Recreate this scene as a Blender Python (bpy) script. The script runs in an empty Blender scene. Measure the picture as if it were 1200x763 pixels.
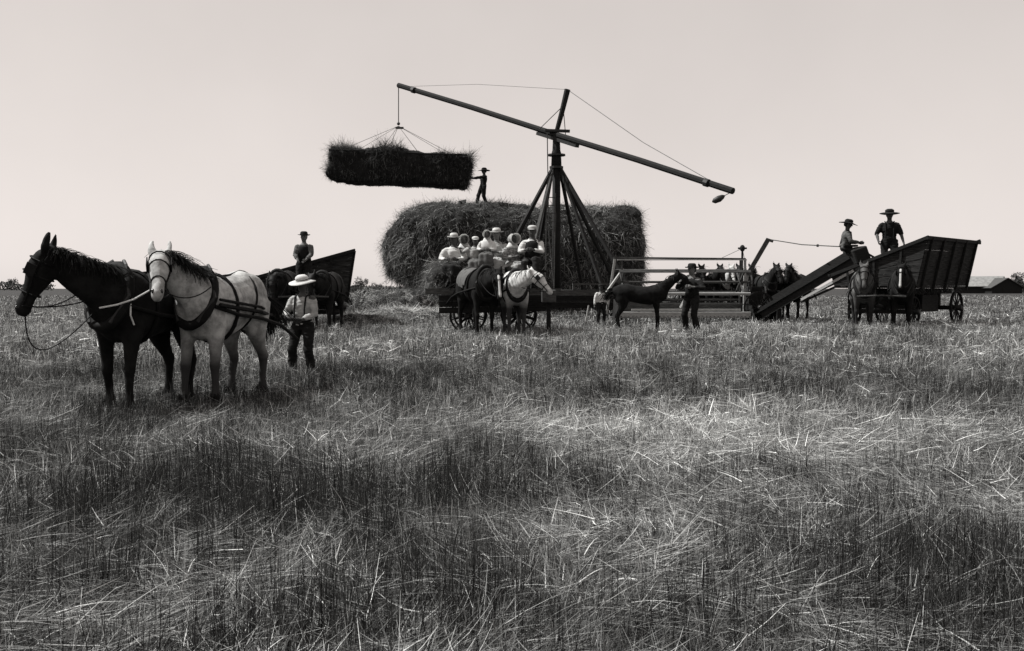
import bpy, bmesh, math, random
import numpy as np
from mathutils import Vector, Matrix, noise

random.seed(7)
RNG = np.random.default_rng(11)
R = math.radians
scn = bpy.context.scene
COL = scn.collection

# ------------------------------------------------------------------ camera, sky, sun, exposure
F = 1250.0                    # focal length in pixels of the 1200 px wide photograph
CAMZ = 1.3
TH = math.atan(43.5 / F)
cam = bpy.data.objects.new('camera', bpy.data.cameras.new('camera'))
COL.objects.link(cam)
cam.location = (0, 0, CAMZ)
cam.rotation_euler = (R(90) - TH, 0, 0)
cam.data.sensor_width = 36.0
cam.data.lens = 36.0 * F / 1200.0
cam.data.clip_start = 0.1
cam.data.clip_end = 6000
scn.camera = cam

SUN_AZ = Vector((-0.98, 0.20)).normalized()
SUN_EL = 53
world = bpy.data.worlds.new('World')
scn.world = world
world.use_nodes = True
wn = world.node_tree
for n in list(wn.nodes):
    wn.nodes.remove(n)
w_out = wn.nodes.new('ShaderNodeOutputWorld')
w_bg = wn.nodes.new('ShaderNodeBackground')
w_sky = wn.nodes.new('ShaderNodeTexSky')
w_sky.sky_type = 'NISHITA'
w_sky.sun_disc = False
w_sky.sun_elevation = R(SUN_EL)
w_sky.sun_rotation = math.atan2(SUN_AZ.x, SUN_AZ.y)
w_sky.dust_density = 0.6
w_sky.air_density = 1.0
w_bw = wn.nodes.new('ShaderNodeRGBToBW')
w_tint = wn.nodes.new('ShaderNodeMix')
w_tint.data_type = 'RGBA'
w_tint.blend_type = 'MULTIPLY'
w_tint.inputs[0].default_value = 1.0
w_tint.inputs[7].default_value = (1.0, 0.92, 0.88, 1)
# soft blotches of thin high haze in the pale sky
w_tc = wn.nodes.new('ShaderNodeTexCoord')
w_n = wn.nodes.new('ShaderNodeTexNoise')
w_n.inputs['Scale'].default_value = 3.5
w_n.inputs['Detail'].default_value = 5
w_mr = wn.nodes.new('ShaderNodeMapRange')
w_mr.inputs[1].default_value = 0.3
w_mr.inputs[2].default_value = 0.7
w_mr.inputs[3].default_value = 1.22
w_mr.inputs[4].default_value = 1.34
w_pow = wn.nodes.new('ShaderNodeMath'); w_pow.operation = 'POWER'; w_pow.inputs[1].default_value = 0.30
w_mul = wn.nodes.new('ShaderNodeMath'); w_mul.operation = 'MULTIPLY'
wn.links.new(w_sky.outputs[0], w_bw.inputs[0])
wn.links.new(w_bw.outputs[0], w_pow.inputs[0])
wn.links.new(w_tc.outputs['Generated'], w_n.inputs['Vector'])
wn.links.new(w_n.outputs['Fac'], w_mr.inputs[0])
wn.links.new(w_pow.outputs[0], w_mul.inputs[0])
wn.links.new(w_mr.outputs[0], w_mul.inputs[1])
wn.links.new(w_mul.outputs[0], w_tint.inputs[6])
wn.links.new(w_tint.outputs[2], w_bg.inputs['Color'])
wn.links.new(w_bg.outputs[0], w_out.inputs['Surface'])
w_bg.inputs['Strength'].default_value = 0.15

sun = bpy.data.objects.new('sun', bpy.data.lights.new('sun', 'SUN'))
COL.objects.link(sun)
sd = Vector((SUN_AZ.x * math.cos(R(SUN_EL)), SUN_AZ.y * math.cos(R(SUN_EL)), math.sin(R(SUN_EL))))
sun.rotation_euler = sd.to_track_quat('Z', 'Y').to_euler()
sun.location = (-20, 20, 40)
sun.data.energy = 3.0
sun.data.angle = R(0.6)
sun.data.color = (1.0, 0.985, 0.965)

scn.view_settings.view_transform = 'Standard'
scn.view_settings.look = 'None'
scn.view_settings.exposure = 1.3
scn.view_settings.gamma = 1.0
scn.view_settings.use_curve_mapping = False
scn.cycles.max_bounces = 4
scn.cycles.diffuse_bounces = 2
scn.cycles.transmission_bounces = 2


# ------------------------------------------------------------------ general helpers
def P(px, py, d):
    """world point on depth d seen at photo pixel (px, py)"""
    u, v = (px - 600) / F, (381.5 - py) / F
    dy = math.cos(TH) + v * math.sin(TH)
    dz = -math.sin(TH) + v * math.cos(TH)
    k = d / dy
    return Vector((u * k, d, CAMZ + dz * k))


def X(px, d):
    return (px - 600) / F * d


def gz(x, y):
    t = min(max((y - 15.0) / 9.0, 0), 1)
    return 0.2 * t * t * (3 - 2 * t) + 0.015 * math.sin(x * 1.3 + 0.4) * math.cos(y * 0.9)


def gz_np(x, y):
    t = np.clip((y - 15.0) / 9.0, 0, 1)
    return 0.2 * t * t * (3 - 2 * t) + 0.015 * np.sin(x * 1.3 + 0.4) * np.cos(y * 0.9)


def tag(o, label=None, cat=None, group=None, kind=None):
    if label: o['label'] = label
    if cat: o['category'] = cat
    if group: o['group'] = group
    if kind: o['kind'] = kind
    return o


def empty(name, loc, rotz=0.0):
    o = bpy.data.objects.new(name, None)
    COL.objects.link(o)
    o.location = loc
    o.rotation_euler = (0, 0, rotz)
    o.empty_display_size = 0.2
    return o


def link_mesh(name, me, m, parent=None, smooth=False):
    o = bpy.data.objects.new(name, me)
    COL.objects.link(o)
    me.materials.clear()
    for mm in (m if isinstance(m, (list, tuple)) else [m]):
        me.materials.append(mm)
    if smooth:
        me.polygons.foreach_set('use_smooth', [True] * len(me.polygons))
    if parent is not None:
        o.parent = parent
    return o


def build(name, bm, m, parent=None, smooth=False):
    me = bpy.data.meshes.new(name)
    bmesh.ops.recalc_face_normals(bm, faces=bm.faces)
    bm.to_mesh(me)
    bm.free()
    return link_mesh(name, me, m, parent, smooth)


def copy_tree(o, parent=None):
    c = o.copy()
    COL.objects.link(c)
    c.parent = parent
    for ch in o.children:
        copy_tree(ch, c)
    return c


# ------------------------------------------------------------------ materials
def mat(name, val, rough=0.85, amp=0.35, scale=8.0, bump=0.0, tint=(0.99, 1.0, 0.98), coord='Object',
        stretch=(1, 1, 1), spec=0.25, low=None):
    m = bpy.data.materials.new(name)
    m.use_nodes = True
    nt = m.node_tree
    b = nt.nodes['Principled BSDF']
    b.inputs['Roughness'].default_value = rough
    b.inputs['Specular IOR Level'].default_value = spec
    tc = nt.nodes.new('ShaderNodeTexCoord')
    mp = nt.nodes.new('ShaderNodeMapping')
    mp.inputs['Scale'].default_value = stretch
    nz = nt.nodes.new('ShaderNodeTexNoise')
    nz.inputs['Scale'].default_value = scale
    nz.inputs['Detail'].default_value = 6
    nz.inputs['Roughness'].default_value = 0.65
    cr = nt.nodes.new('ShaderNodeValToRGB')
    lo, hi = val * (1 - amp), val * (1 + amp)
    cr.color_ramp.elements[0].position = 0.38
    cr.color_ramp.elements[1].position = 0.62
    cr.color_ramp.elements[0].color = (lo * tint[0], lo * tint[1], lo * tint[2], 1)
    cr.color_ramp.elements[1].color = (hi * tint[0], hi * tint[1], hi * tint[2], 1)
    nt.links.new(tc.outputs[coord], mp.inputs[0])
    nt.links.new(mp.outputs[0], nz.inputs['Vector'])
    nt.links.new(nz.outputs['Fac'], cr.inputs[0])
    outc = cr.outputs[0]
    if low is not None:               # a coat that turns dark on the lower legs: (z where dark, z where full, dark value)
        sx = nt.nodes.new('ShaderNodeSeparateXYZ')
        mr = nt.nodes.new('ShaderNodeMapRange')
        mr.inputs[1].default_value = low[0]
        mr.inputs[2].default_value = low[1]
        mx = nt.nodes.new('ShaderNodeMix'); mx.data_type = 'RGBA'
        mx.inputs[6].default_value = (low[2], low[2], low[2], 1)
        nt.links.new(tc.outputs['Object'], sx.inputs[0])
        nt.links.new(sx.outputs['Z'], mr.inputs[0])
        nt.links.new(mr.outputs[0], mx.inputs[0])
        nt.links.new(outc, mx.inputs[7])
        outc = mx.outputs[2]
    nt.links.new(outc, b.inputs['Base Color'])
    if bump:
        bp = nt.nodes.new('ShaderNodeBump')
        bp.inputs['Strength'].default_value = bump
        bp.inputs['Distance'].default_value = 0.02
        nt.links.new(nz.outputs['Fac'], bp.inputs['Height'])
        nt.links.new(bp.outputs[0], b.inputs['Normal'])
    return m


def blade_mat(name, trans=0.25, tint=(0.985, 1.0, 0.985)):
    """each blade carries its own natural colour in the attribute 'tone'"""
    m = bpy.data.materials.new(name)
    m.use_nodes = True
    nt = m.node_tree
    for n in list(nt.nodes):
        nt.nodes.remove(n)
    out = nt.nodes.new('ShaderNodeOutputMaterial')
    at = nt.nodes.new('ShaderNodeAttribute'); at.attribute_name = 'tone'
    tn = nt.nodes.new('ShaderNodeMix'); tn.data_type = 'RGBA'; tn.blend_type = 'MULTIPLY'
    tn.inputs[0].default_value = 1
    tn.inputs[7].default_value = (*tint, 1)
    df = nt.nodes.new('ShaderNodeBsdfDiffuse')
    tr = nt.nodes.new('ShaderNodeBsdfTranslucent')
    mx = nt.nodes.new('ShaderNodeMixShader'); mx.inputs[0].default_value = trans
    nt.links.new(at.outputs['Fac'], tn.inputs[6])
    nt.links.new(tn.outputs[2], df.inputs[0]); nt.links.new(tn.outputs[2], tr.inputs[0])
    nt.links.new(df.outputs[0], mx.inputs[1]); nt.links.new(tr.outputs[0], mx.inputs[2])
    nt.links.new(mx.outputs[0], out.inputs[0])
    return m


M = {}
M['wood_dark'] = mat('dark_weathered_wood', 0.010, 0.9, 0.5, 6, 0.3, stretch=(1, 1, 6))
M['wood_box'] = mat('wagon_box_wood', 0.016, 0.9, 0.85, 3, 0.5, stretch=(1, 1, 12))
M['wood_mid'] = mat('grey_wood', 0.055, 0.9, 0.4, 6, 0.3, stretch=(1, 6, 6))
M['wood_pale'] = mat('pale_sunbleached_wood', 0.30, 0.85, 0.25, 8, 0.2, stretch=(1, 6, 6))
M['iron'] = mat('dark_iron', 0.010, 0.6, 0.4, 10, spec=0.4)
M['rope'] = mat('hemp_rope', 0.06, 0.95, 0.2, 30)
M['wire'] = mat('thin_steel_wire', 0.16, 0.6, 0.2, 30)
M['leather'] = mat('black_leather', 0.005, 0.75, 0.4, 14, spec=0.15)
M['strap_white'] = mat('pale_webbing_strap', 0.55, 0.8, 0.15, 14)
M['coat_black'] = mat('black_horse_coat', 0.0055, 0.9, 0.6, 6, 0.4, spec=0.15)
M['coat_bay'] = mat('dark_bay_horse_coat', 0.008, 0.7, 0.5, 5, 0.1, spec=0.15)
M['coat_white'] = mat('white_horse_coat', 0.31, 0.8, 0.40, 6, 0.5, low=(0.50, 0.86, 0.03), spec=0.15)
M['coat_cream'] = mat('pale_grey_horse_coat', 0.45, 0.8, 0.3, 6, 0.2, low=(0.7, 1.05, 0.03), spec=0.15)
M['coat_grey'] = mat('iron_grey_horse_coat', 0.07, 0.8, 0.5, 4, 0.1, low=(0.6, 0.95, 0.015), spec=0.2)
M['blaze'] = mat('white_blaze_hair', 0.42, 0.8, 0.1, 10)
M['hoof'] = mat('dark_hoof_horn', 0.02, 0.6, 0.3, 20)
M['eye'] = mat('dark_eye', 0.005, 0.15, 0.1, 5, spec=0.6)
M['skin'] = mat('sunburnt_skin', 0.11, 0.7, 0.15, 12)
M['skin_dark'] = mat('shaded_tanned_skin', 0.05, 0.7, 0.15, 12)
M['hair'] = mat('dark_hair', 0.015, 0.7, 0.4, 30)
M['cloth_white'] = mat('white_cotton', 0.48, 0.95, 0.12, 9, 0.4)
M['cloth_cream'] = mat('worn_cream_cotton', 0.30, 0.95, 0.2, 9, 0.4)
M['cloth_grey'] = mat('grey_work_cloth', 0.07, 0.95, 0.25, 9, 0.4)
M['cloth_check'] = mat('faded_check_cotton', 0.20, 0.95, 0.6, 22, 0.4)
M['cloth_dark'] = mat('dark_wool_cloth', 0.006, 0.95, 0.4, 9, 0.4)
M['cloth_denim'] = mat('dark_denim', 0.012, 0.95, 0.4, 9, 0.4)
M['felt_dark'] = mat('dark_felt', 0.007, 0.95, 0.3, 12)
M['straw_hat'] = mat('pale_straw_weave', 0.45, 0.85, 0.15, 40, 0.3)
M['canvas'] = mat('pale_canvas', 0.35, 0.9, 0.25, 6, 0.3)
M['blade'] = blade_mat('dry_grass_blades')
M['hay'] = blade_mat('hay_strands', 0.1)
M['haycore'] = mat('hay_mass', 0.02, 1.0, 0.5, 7, 0.8)
M['leaf'] = blade_mat('far_foliage', 0.1)
M['trunk'] = mat('bark', 0.04, 0.95, 0.4, 4, 0.3)


# ------------------------------------------------------------------ mesh helpers
def ring_frame(t, side):
    t = t.normalized()
    s = (side - t * side.dot(t))
    if s.length < 1e-4:
        s = t.orthogonal()
    s.normalize()
    return s, t.cross(s).normalized()


def loft(bm, secs, side=Vector((0, 1, 0)), n=14, p=2.0, cap=True):
    """secs: (centre, half width along 'side', half width across) – closed elliptical tube"""
    rings = []
    for i, sc in enumerate(secs):
        c = Vector(sc[0]); ra, rb = sc[1], sc[2]
        a = Vector(secs[max(i - 1, 0)][0]); b = Vector(secs[min(i + 1, len(secs) - 1)][0])
        s, u = ring_frame(b - a, Vector(sc[3]) if len(sc) > 3 else side)
        vs = []
        for k in range(n):
            an = 2 * math.pi * k / n
            ca, sa = math.cos(an), math.sin(an)
            e = 2.0 / p
            x = math.copysign(abs(ca) ** e, ca) * ra
            y = math.copysign(abs(sa) ** e, sa) * rb
            vs.append(bm.verts.new(c + s * x + u * y))
        rings.append(vs)
    for r0, r1 in zip(rings, rings[1:]):
        for k in range(n):
            bm.faces.new((r0[k], r0[(k + 1) % n], r1[(k + 1) % n], r1[k]))
    if cap:
        bm.faces.new(rings[0][::-1])
        bm.faces.new(rings[-1])


def tube(bm, pts, r, n=6, r2=None, closed=False):
    pts = [Vector(q) for q in pts]
    m = len(pts)
    rings = []
    side = Vector((0.13, 0.31, 0.94))
    for i, c in enumerate(pts):
        if closed:
            t = pts[(i + 1) % m] - pts[(i - 1) % m]
        else:
            t = pts[min(i + 1, m - 1)] - pts[max(i - 1, 0)]
        s, u = ring_frame(t, side)
        side = s
        rr = r if r2 is None else r + (r2 - r) * i / (m - 1)
        rings.append([bm.verts.new(c + s * math.cos(2 * math.pi * k / n) * rr + u * math.sin(2 * math.pi * k / n) * rr) for k in range(n)])
    rng = range(m if closed else m - 1)
    for i in rng:
        a, b = rings[i], rings[(i + 1) % m]
        if closed and i == m - 1:                       # match twist
            best = min(range(n), key=lambda o: (a[0].co - b[o].co).length)
            b = b[best:] + b[:best]
        for k in range(n):
            bm.faces.new((a[k], a[(k + 1) % n], b[(k + 1) % n], b[k]))
    if not closed:
        bm.faces.new(rings[0][::-1]); bm.faces.new(rings[-1])


def box(bm, c, sx, sy, sz, rot=None, bev=0.0):
    mt = Matrix.Translation(Vector(c))
    if rot is not None:
        mt = mt @ rot.to_4x4()
    mt = mt @ Matrix.Diagonal((sx, sy, sz, 1))
    g = bmesh.ops.create_cube(bm, size=1.0, matrix=mt)
    if bev:
        es = list({e for v in g['verts'] for e in v.link_edges})
        bmesh.ops.bevel(bm, geom=es, offset=bev, segments=1, affect='EDGES', profile=0.5)


def beam(bm, a, b, w, h, up=Vector((0, 0, 1)), bev=0.0):
    a, b = Vector(a), Vector(b)
    d = b - a
    x = d.normalized()
    y = up.cross(x)
    if y.length < 1e-3:
        y = Vector((0, 1, 0)).cross(x)
    y.normalize()
    z = x.cross(y)
    rot = Matrix((x, y, z)).transposed()
    box(bm, (a + b) / 2, d.length, w, h, rot, bev)


def ball(bm, c, r, sx=1, sy=1, sz=1, seg=12):
    bmesh.ops.create_uvsphere(bm, u_segments=seg, v_segments=max(6, seg // 2 + 2), radius=r,
                              matrix=Matrix.Translation(Vector(c)) @ Matrix.Diagonal((sx, sy, sz, 1)))


def remesh(bm, voxel, smooth=4, extra=None):
    """melt the overlapping lofts in bm into ONE continuous skin"""
    me = bpy.data.meshes.new('tmp')
    bmesh.ops.recalc_face_normals(bm, faces=bm.faces)
    bm.to_mesh(me); bm.free()
    o = bpy.data.objects.new('tmp', me)
    COL.objects.link(o)
    md = o.modifiers.new('r', 'REMESH'); md.mode = 'VOXEL'; md.voxel_size = voxel
    sm = o.modifiers.new('s', 'SMOOTH'); sm.iterations = smooth; sm.factor = 0.5
    dg = bpy.context.evaluated_depsgraph_get()
    res = bpy.data.meshes.new_from_object(o.evaluated_get(dg))
    bpy.data.objects.remove(o); bpy.data.meshes.remove(me)
    if extra is not None:
        b2 = bmesh.new(); b2.from_mesh(res)
        for f in b2.faces: f.smooth = True
        extra(b2)
        b2.to_mesh(res); b2.free()
    res.polygons.foreach_set('use_smooth', [True] * len(res.polygons))
    return res


def strips(name, base, az, lean, curve, length, width, tone, m, rows=3, side_az=None, parent=None, tip=0.25, droop=None):
    """one mesh of thin curved blades; all arguments are arrays of length N"""
    N = len(az)
    t = np.linspace(0, 1, rows)
    ang = lean[:, None] + curve[:, None] * t[None, :]
    seg = length[:, None] / (rows - 1)
    h = np.zeros((N, rows)); z = np.zeros((N, rows))
    mid = (ang[:, 1:] + ang[:, :-1]) / 2
    h[:, 1:] = np.cumsum(np.sin(mid) * seg, axis=1)
    z[:, 1:] = np.cumsum(np.cos(mid) * seg, axis=1)
    cx = base[:, 0, None] + np.cos(az)[:, None] * h
    cy = base[:, 1, None] + np.sin(az)[:, None] * h
    cz = base[:, 2, None] + z
    if side_az is None:
        side_az = RNG.uniform(0, 2 * np.pi, N)
    lyz = RNG.uniform(-0.6, 0.6, N)
    wt = width[:, None] * (1 - (1 - tip) * t[None, :]) * 0.5
    sx = np.cos(side_az)[:, None] * wt; sy = np.sin(side_az)[:, None] * wt; sz = lyz[:, None] * wt
    co = np.empty((N, rows, 2, 3), dtype=np.float32)
    co[:, :, 0, 0] = cx - sx; co[:, :, 0, 1] = cy - sy; co[:, :, 0, 2] = cz - sz
    co[:, :, 1, 0] = cx + sx; co[:, :, 1, 1] = cy + sy; co[:, :, 1, 2] = cz + sz
    nv = N * rows * 2
    b = (np.arange(N) * rows * 2)[:, None] + (np.arange(rows - 1) * 2)[None, :]
    idx = np.stack([b, b + 1, b + 3, b + 2], axis=-1).reshape(-1).astype(np.int32)
    nf = N * (rows - 1)
    me = bpy.data.meshes.new(name)
    me.vertices.add(nv); me.vertices.foreach_set('co', co.reshape(-1))
    me.loops.add(nf * 4); me.loops.foreach_set('vertex_index', idx)
    me.polygons.add(nf)
    me.polygons.foreach_set('loop_start', np.arange(nf, dtype=np.int32) * 4)
    me.update(calc_edges=True)
    a = me.attributes.new('tone', 'FLOAT', 'POINT')
    a.data.foreach_set('value', np.repeat(tone, rows * 2).astype(np.float32))
    return link_mesh(name, me, m, parent)


def tri_sample(me, N):
    """N random points with normals on a mesh"""
    me.calc_loop_triangles()
    nt = len(me.loop_triangles)
    tv = np.empty(nt * 3, dtype=np.int32); me.loop_triangles.foreach_get('vertices', tv); tv = tv.reshape(-1, 3)
    vc = np.empty(len(me.vertices) * 3); me.vertices.foreach_get('co', vc); vc = vc.reshape(-1, 3)
    A, B, C = vc[tv[:, 0]], vc[tv[:, 1]], vc[tv[:, 2]]
    nrm = np.cross(B - A, C - A); ar = np.linalg.norm(nrm, axis=1)
    nrm = nrm / np.maximum(ar, 1e-9)[:, None]
    i = RNG.choice(nt, N, p=ar / ar.sum())
    u = RNG.random(N); v = RNG.random(N)
    fl = u + v > 1; u[fl] = 1 - u[fl]; v[fl] = 1 - v[fl]
    return A[i] + (B[i] - A[i]) * u[:, None] + (C[i] - A[i]) * v[:, None], nrm[i]


def vnoise(x, y, scale, seed):
    g = np.random.default_rng(seed).random((128, 128))
    x = x * scale + 37.3; y = y * scale + 11.7
    xi = np.floor(x).astype(int); yi = np.floor(y).astype(int)
    fx = x - xi; fy = y - yi
    fx = fx * fx * (3 - 2 * fx); fy = fy * fy * (3 - 2 * fy)
    a = g[xi % 128, yi % 128]; b = g[(xi + 1) % 128, yi % 128]
    c = g[xi % 128, (yi + 1) % 128]; d = g[(xi + 1) % 128, (yi + 1) % 128]
    return (a * (1 - fx) + b * fx) * (1 - fy) + (c * (1 - fx) + d * fx) * fy


def fnoise(x, y, scale, seed):
    return (vnoise(x, y, scale, seed) + 0.5 * vnoise(x, y, scale * 2.1, seed + 1) + 0.25 * vnoise(x, y, scale * 4.3, seed + 2)) / 1.75


# ------------------------------------------------------------------ ground
def make_ground():
    ys = np.concatenate([np.arange(-30, 60, 0.5), np.geomspace(60, 4000, 50)])
    xs = np.concatenate([-np.geomspace(30, 3000, 30)[::-1], np.arange(-29.5, 30, 0.5), np.geomspace(30, 3000, 30)])
    gx, gy = np.meshgrid(xs, ys)
    z = gz_np(gx, gy)
    co = np.stack([gx, gy, z], -1).reshape(-1, 3)
    nx, ny = len(xs), len(ys)
    i = (np.arange(ny - 1)[:, None] * nx + np.arange(nx - 1)[None, :])
    idx = np.stack([i, i + 1, i + nx + 1, i + nx], -1).reshape(-1).astype(np.int32)
    me = bpy.data.meshes.new('ground')
    me.vertices.add(len(co)); me.vertices.foreach_set('co', co.reshape(-1).astype(np.float32))
    nf = (nx - 1) * (ny - 1)
    me.loops.add(nf * 4); me.loops.foreach_set('vertex_index', idx)
    me.polygons.add(nf); me.polygons.foreach_set('loop_start', np.arange(nf, dtype=np.int32) * 4)
    me.update(calc_edges=True)
    m = mat('dry_field_soil_and_straw', 0.022, 1.0, 0.7, 2.5, 0.6)
    o = link_mesh('ground', me, m, None, True)
    tag(o, 'flat dry stubble field running out to the horizon', 'ground', kind='structure')


make_ground()


def field_points(n, d0, d1, pad=1.12):
    # uniform density on the ground inside the (widened) view wedge
    y = np.sqrt(RNG.uniform(d0 * d0, d1 * d1, n))
    x = RNG.uniform(-0.5, 0.5, n) * y * pad * (1200 / F) + RNG.uniform(-0.8, 0.8, n)
    return x, y


def blob(x, y, cx, cy, rx, ry):
    return np.exp(-(((x - cx) / rx) ** 2 + ((y - cy) / ry) ** 2))


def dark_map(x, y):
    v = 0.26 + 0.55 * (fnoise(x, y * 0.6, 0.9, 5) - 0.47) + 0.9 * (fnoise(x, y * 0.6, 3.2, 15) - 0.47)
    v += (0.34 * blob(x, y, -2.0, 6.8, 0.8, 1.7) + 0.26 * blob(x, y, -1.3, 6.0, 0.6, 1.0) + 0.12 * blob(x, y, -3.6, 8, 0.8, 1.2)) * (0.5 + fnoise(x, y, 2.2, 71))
    v += 0.4 * blob(x, y, -3.35, 11.6, 0.7, 0.4)  # trodden weeds under the near team, with their contact shadow put into the tone
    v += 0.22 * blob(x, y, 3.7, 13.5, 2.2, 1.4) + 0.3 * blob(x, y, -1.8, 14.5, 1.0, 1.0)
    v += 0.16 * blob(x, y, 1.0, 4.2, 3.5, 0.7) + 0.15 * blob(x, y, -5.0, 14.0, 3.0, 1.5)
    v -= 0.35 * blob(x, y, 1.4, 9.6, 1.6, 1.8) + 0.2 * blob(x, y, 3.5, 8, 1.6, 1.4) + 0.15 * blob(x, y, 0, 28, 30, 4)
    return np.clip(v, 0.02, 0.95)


def make_grass():
    parts = []
    # LOD bands: (d0, d1, n, width factor, kind mix)
    bands = [(2.9, 6.0, 120000, 1.0), (6.0, 10.0, 150000, 1.15), (10, 17, 200000, 1.6), (17, 30, 170000, 2.6),
             (30, 60, 110000, 4.5), (60, 150, 70000, 10.0)]
    for bi, (d0, d1, n, wf) in enumerate(bands):
        x, y = field_points(n, d0, d1)
        cs = 0.11 if d0 < 10 else 0.16                      # tussocks: gather most blades round jittered centres
        ci, cj = np.floor(x / cs), np.floor(y / cs)
        hx = np.abs(np.sin(ci * 127.1 + cj * 311.7) * 43758.5453) % 1; hy = np.abs(np.sin(ci * 269.5 + cj * 183.3) * 43758.5453) % 1
        pull = np.where(RNG.random(n) < 0.6, RNG.uniform(0.5, 0.95, n), 0)
        ccx, ccy = (ci + hx) * cs, (cj + hy) * cs
        clump_r = np.abs(np.sin(ci * 91.7 + cj * 47.3) * 9631.17) % 1
        x = x + (ccx - x) * pull; y = y + (ccy - y) * pull
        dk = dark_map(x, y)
        z = gz_np(x, y)
        r = RNG.random(n)
        flow = fnoise(x, y, 0.35, 21) * 9.0 + fnoise(x, y, 2.6, 61) * 3.5
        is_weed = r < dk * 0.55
        lying = (~is_weed) & (RNG.random(n) < np.clip((0.66 if d0 < 6 else 0.52 if d0 < 10 else 0.32) + 1.1 * (fnoise(x, y * 0.6, 1.4, 33) - 0.48), 0.12, 0.92))
        az = RNG.uniform(0, 2 * np.pi, n)
        az = np.where(lying, flow + RNG.normal(0, 0.6, n) + np.where(RNG.random(n) < 0.3, np.pi, 0), az)
        lean = np.abs(RNG.normal(0.1, 0.34, n)) * (0.5 + clump_r)
        lean = np.where(lying, RNG.normal(1.42, 0.16, n), lean)
        lean = np.where(is_weed, np.abs(RNG.normal(0, 0.13, n)), lean)
        curve = np.where(lying, RNG.normal(0.1, 0.3, n), RNG.uniform(0.0, 0.8, n))
        curve = np.where(is_weed, RNG.uniform(-0.1, 0.25, n), curve)
        tall = (0.45 + 0.8 * fnoise(x, y, 0.7, 44)) * (0.65 + 0.7 * clump_r)
        L = RNG.uniform(0.06, 0.26, n) * tall
        L = np.where(lying, 0.06 + 0.30 * RNG.random(n) ** 1.6, L)
        L = np.where(is_weed, RNG.uniform(0.08, 0.38, n) * (0.45 + 0.8 * dk), L)
        w = (0.0019 + 0.0048 * RNG.random(n) ** 1.7) * wf
        w = np.where(is_weed, w * 0.9, w)
        # each blade's own colour: bleached straw, dull straw, grey dead grass, dark green weed
        base_t = RNG.beta(0.8, 2.6, n) * 0.60 + 0.010
        base_t = np.where(lying, base_t * 1.2 + 0.03, base_t)
        patch = (0.62 + 0.75 * fnoise(x, y * 0.6, 1.1, 55)) * (0.6 + 0.8 * clump_r)
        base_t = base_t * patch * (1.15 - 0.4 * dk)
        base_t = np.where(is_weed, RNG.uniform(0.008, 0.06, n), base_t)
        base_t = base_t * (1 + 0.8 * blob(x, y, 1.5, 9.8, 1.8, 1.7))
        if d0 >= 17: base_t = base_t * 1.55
        zb = z + np.where(lying, RNG.uniform(0.01, 0.14, n) * tall, 0)
        rows = 4 if d0 < 9 else 3
        parts.append(strips('dry_grass', np.stack([x, y, zb], -1), az, lean, curve, L, w, base_t, M['blade'], rows))
    # long single straws and seed stems standing out of the mat close by
    n = 450
    x, y = field_points(n, 3.2, 14)
    az = RNG.uniform(0, 2 * np.pi, n)
    lean = np.where(RNG.random(n) < 0.5, RNG.normal(0.9, 0.35, n), np.abs(RNG.normal(0, 0.2, n)))
    parts.append(strips('dry_grass', np.stack([x, y, gz_np(x, y) + 0.03], -1), az, lean, RNG.normal(0.2, 0.4, n),
                        RNG.uniform(0.2, 0.42, n), RNG.uniform(0.002, 0.0045, n), RNG.uniform(0.12, 0.45, n), M['blade'], 5))
    # join into one object that nobody could count
    for o in parts: o.select_set(True)
    bpy.context.view_layer.objects.active = parts[0]
    bpy.ops.object.join()
    tag(parts[0], 'dry grass, fallen straw and dark weeds covering the whole field', 'dry grass', kind='stuff')
    parts[0].name = 'dry_grass'
    bpy.ops.object.select_all(action='DESELECT')




def hay_skin(obj, n, lo, hi, wid, t0, t1, name='hay_strands', out=0.35, parent=None):
    """strands of hay lying on / hanging from a hay body"""
    me = obj.data
    p, nr = tri_sample(me, n)
    az = np.arctan2(nr[:, 1], nr[:, 0]) + RNG.normal(0, 1.6, n)
    up = np.clip(nr[:, 2], -1, 1)
    lean = np.where(up > 0.6, RNG.normal(1.45, 0.3, n), RNG.normal(2.2, 0.6, n))
    L = RNG.uniform(lo, hi, n)
    base = p - nr * 0.03
    cl = fnoise(p[:, 0] + p[:, 2], p[:, 1] + p[:, 2] * 1.7, 1.3, 77)
    c2 = fnoise(p[:, 0] * 1.0 + p[:, 2] * 0.6, p[:, 1] - p[:, 2], 4.0, 78)
    tone = (RNG.beta(1.2, 3, n) * (t1 - t0) + t0) * (0.15 + 1.7 * cl) * (0.4 + 1.2 * c2)
    L = L * (0.4 + 1.5 * c2)
    az = az + (c2 - 0.5) * 5
    return strips(name, base, az, lean, RNG.normal(0.2, 0.5, n), L, RNG.uniform(0.6, 1.4, n) * wid, tone, M['hay'], 4, parent=parent)


def hay_body(name, secs_list, amp, fine, voxel=0.12, side=Vector((0, 1, 0)), m=None, parent=None, p=3.0):
    bm = bmesh.new()
    for secs in secs_list:
        loft(bm, secs, side, 20, p)
    me = remesh(bm, voxel, 3)
    for v in me.vertices:
        c = v.co
        n1 = noise.noise(c * 0.7 + Vector((3, 1, 2))) * amp + noise.noise(c * 2.3) * amp * 0.45 + noise.noise(c * 6.0) * fine
        v.co = c + v.normal * n1
    return link_mesh(name, me, m or M['haycore'], parent, True)


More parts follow.
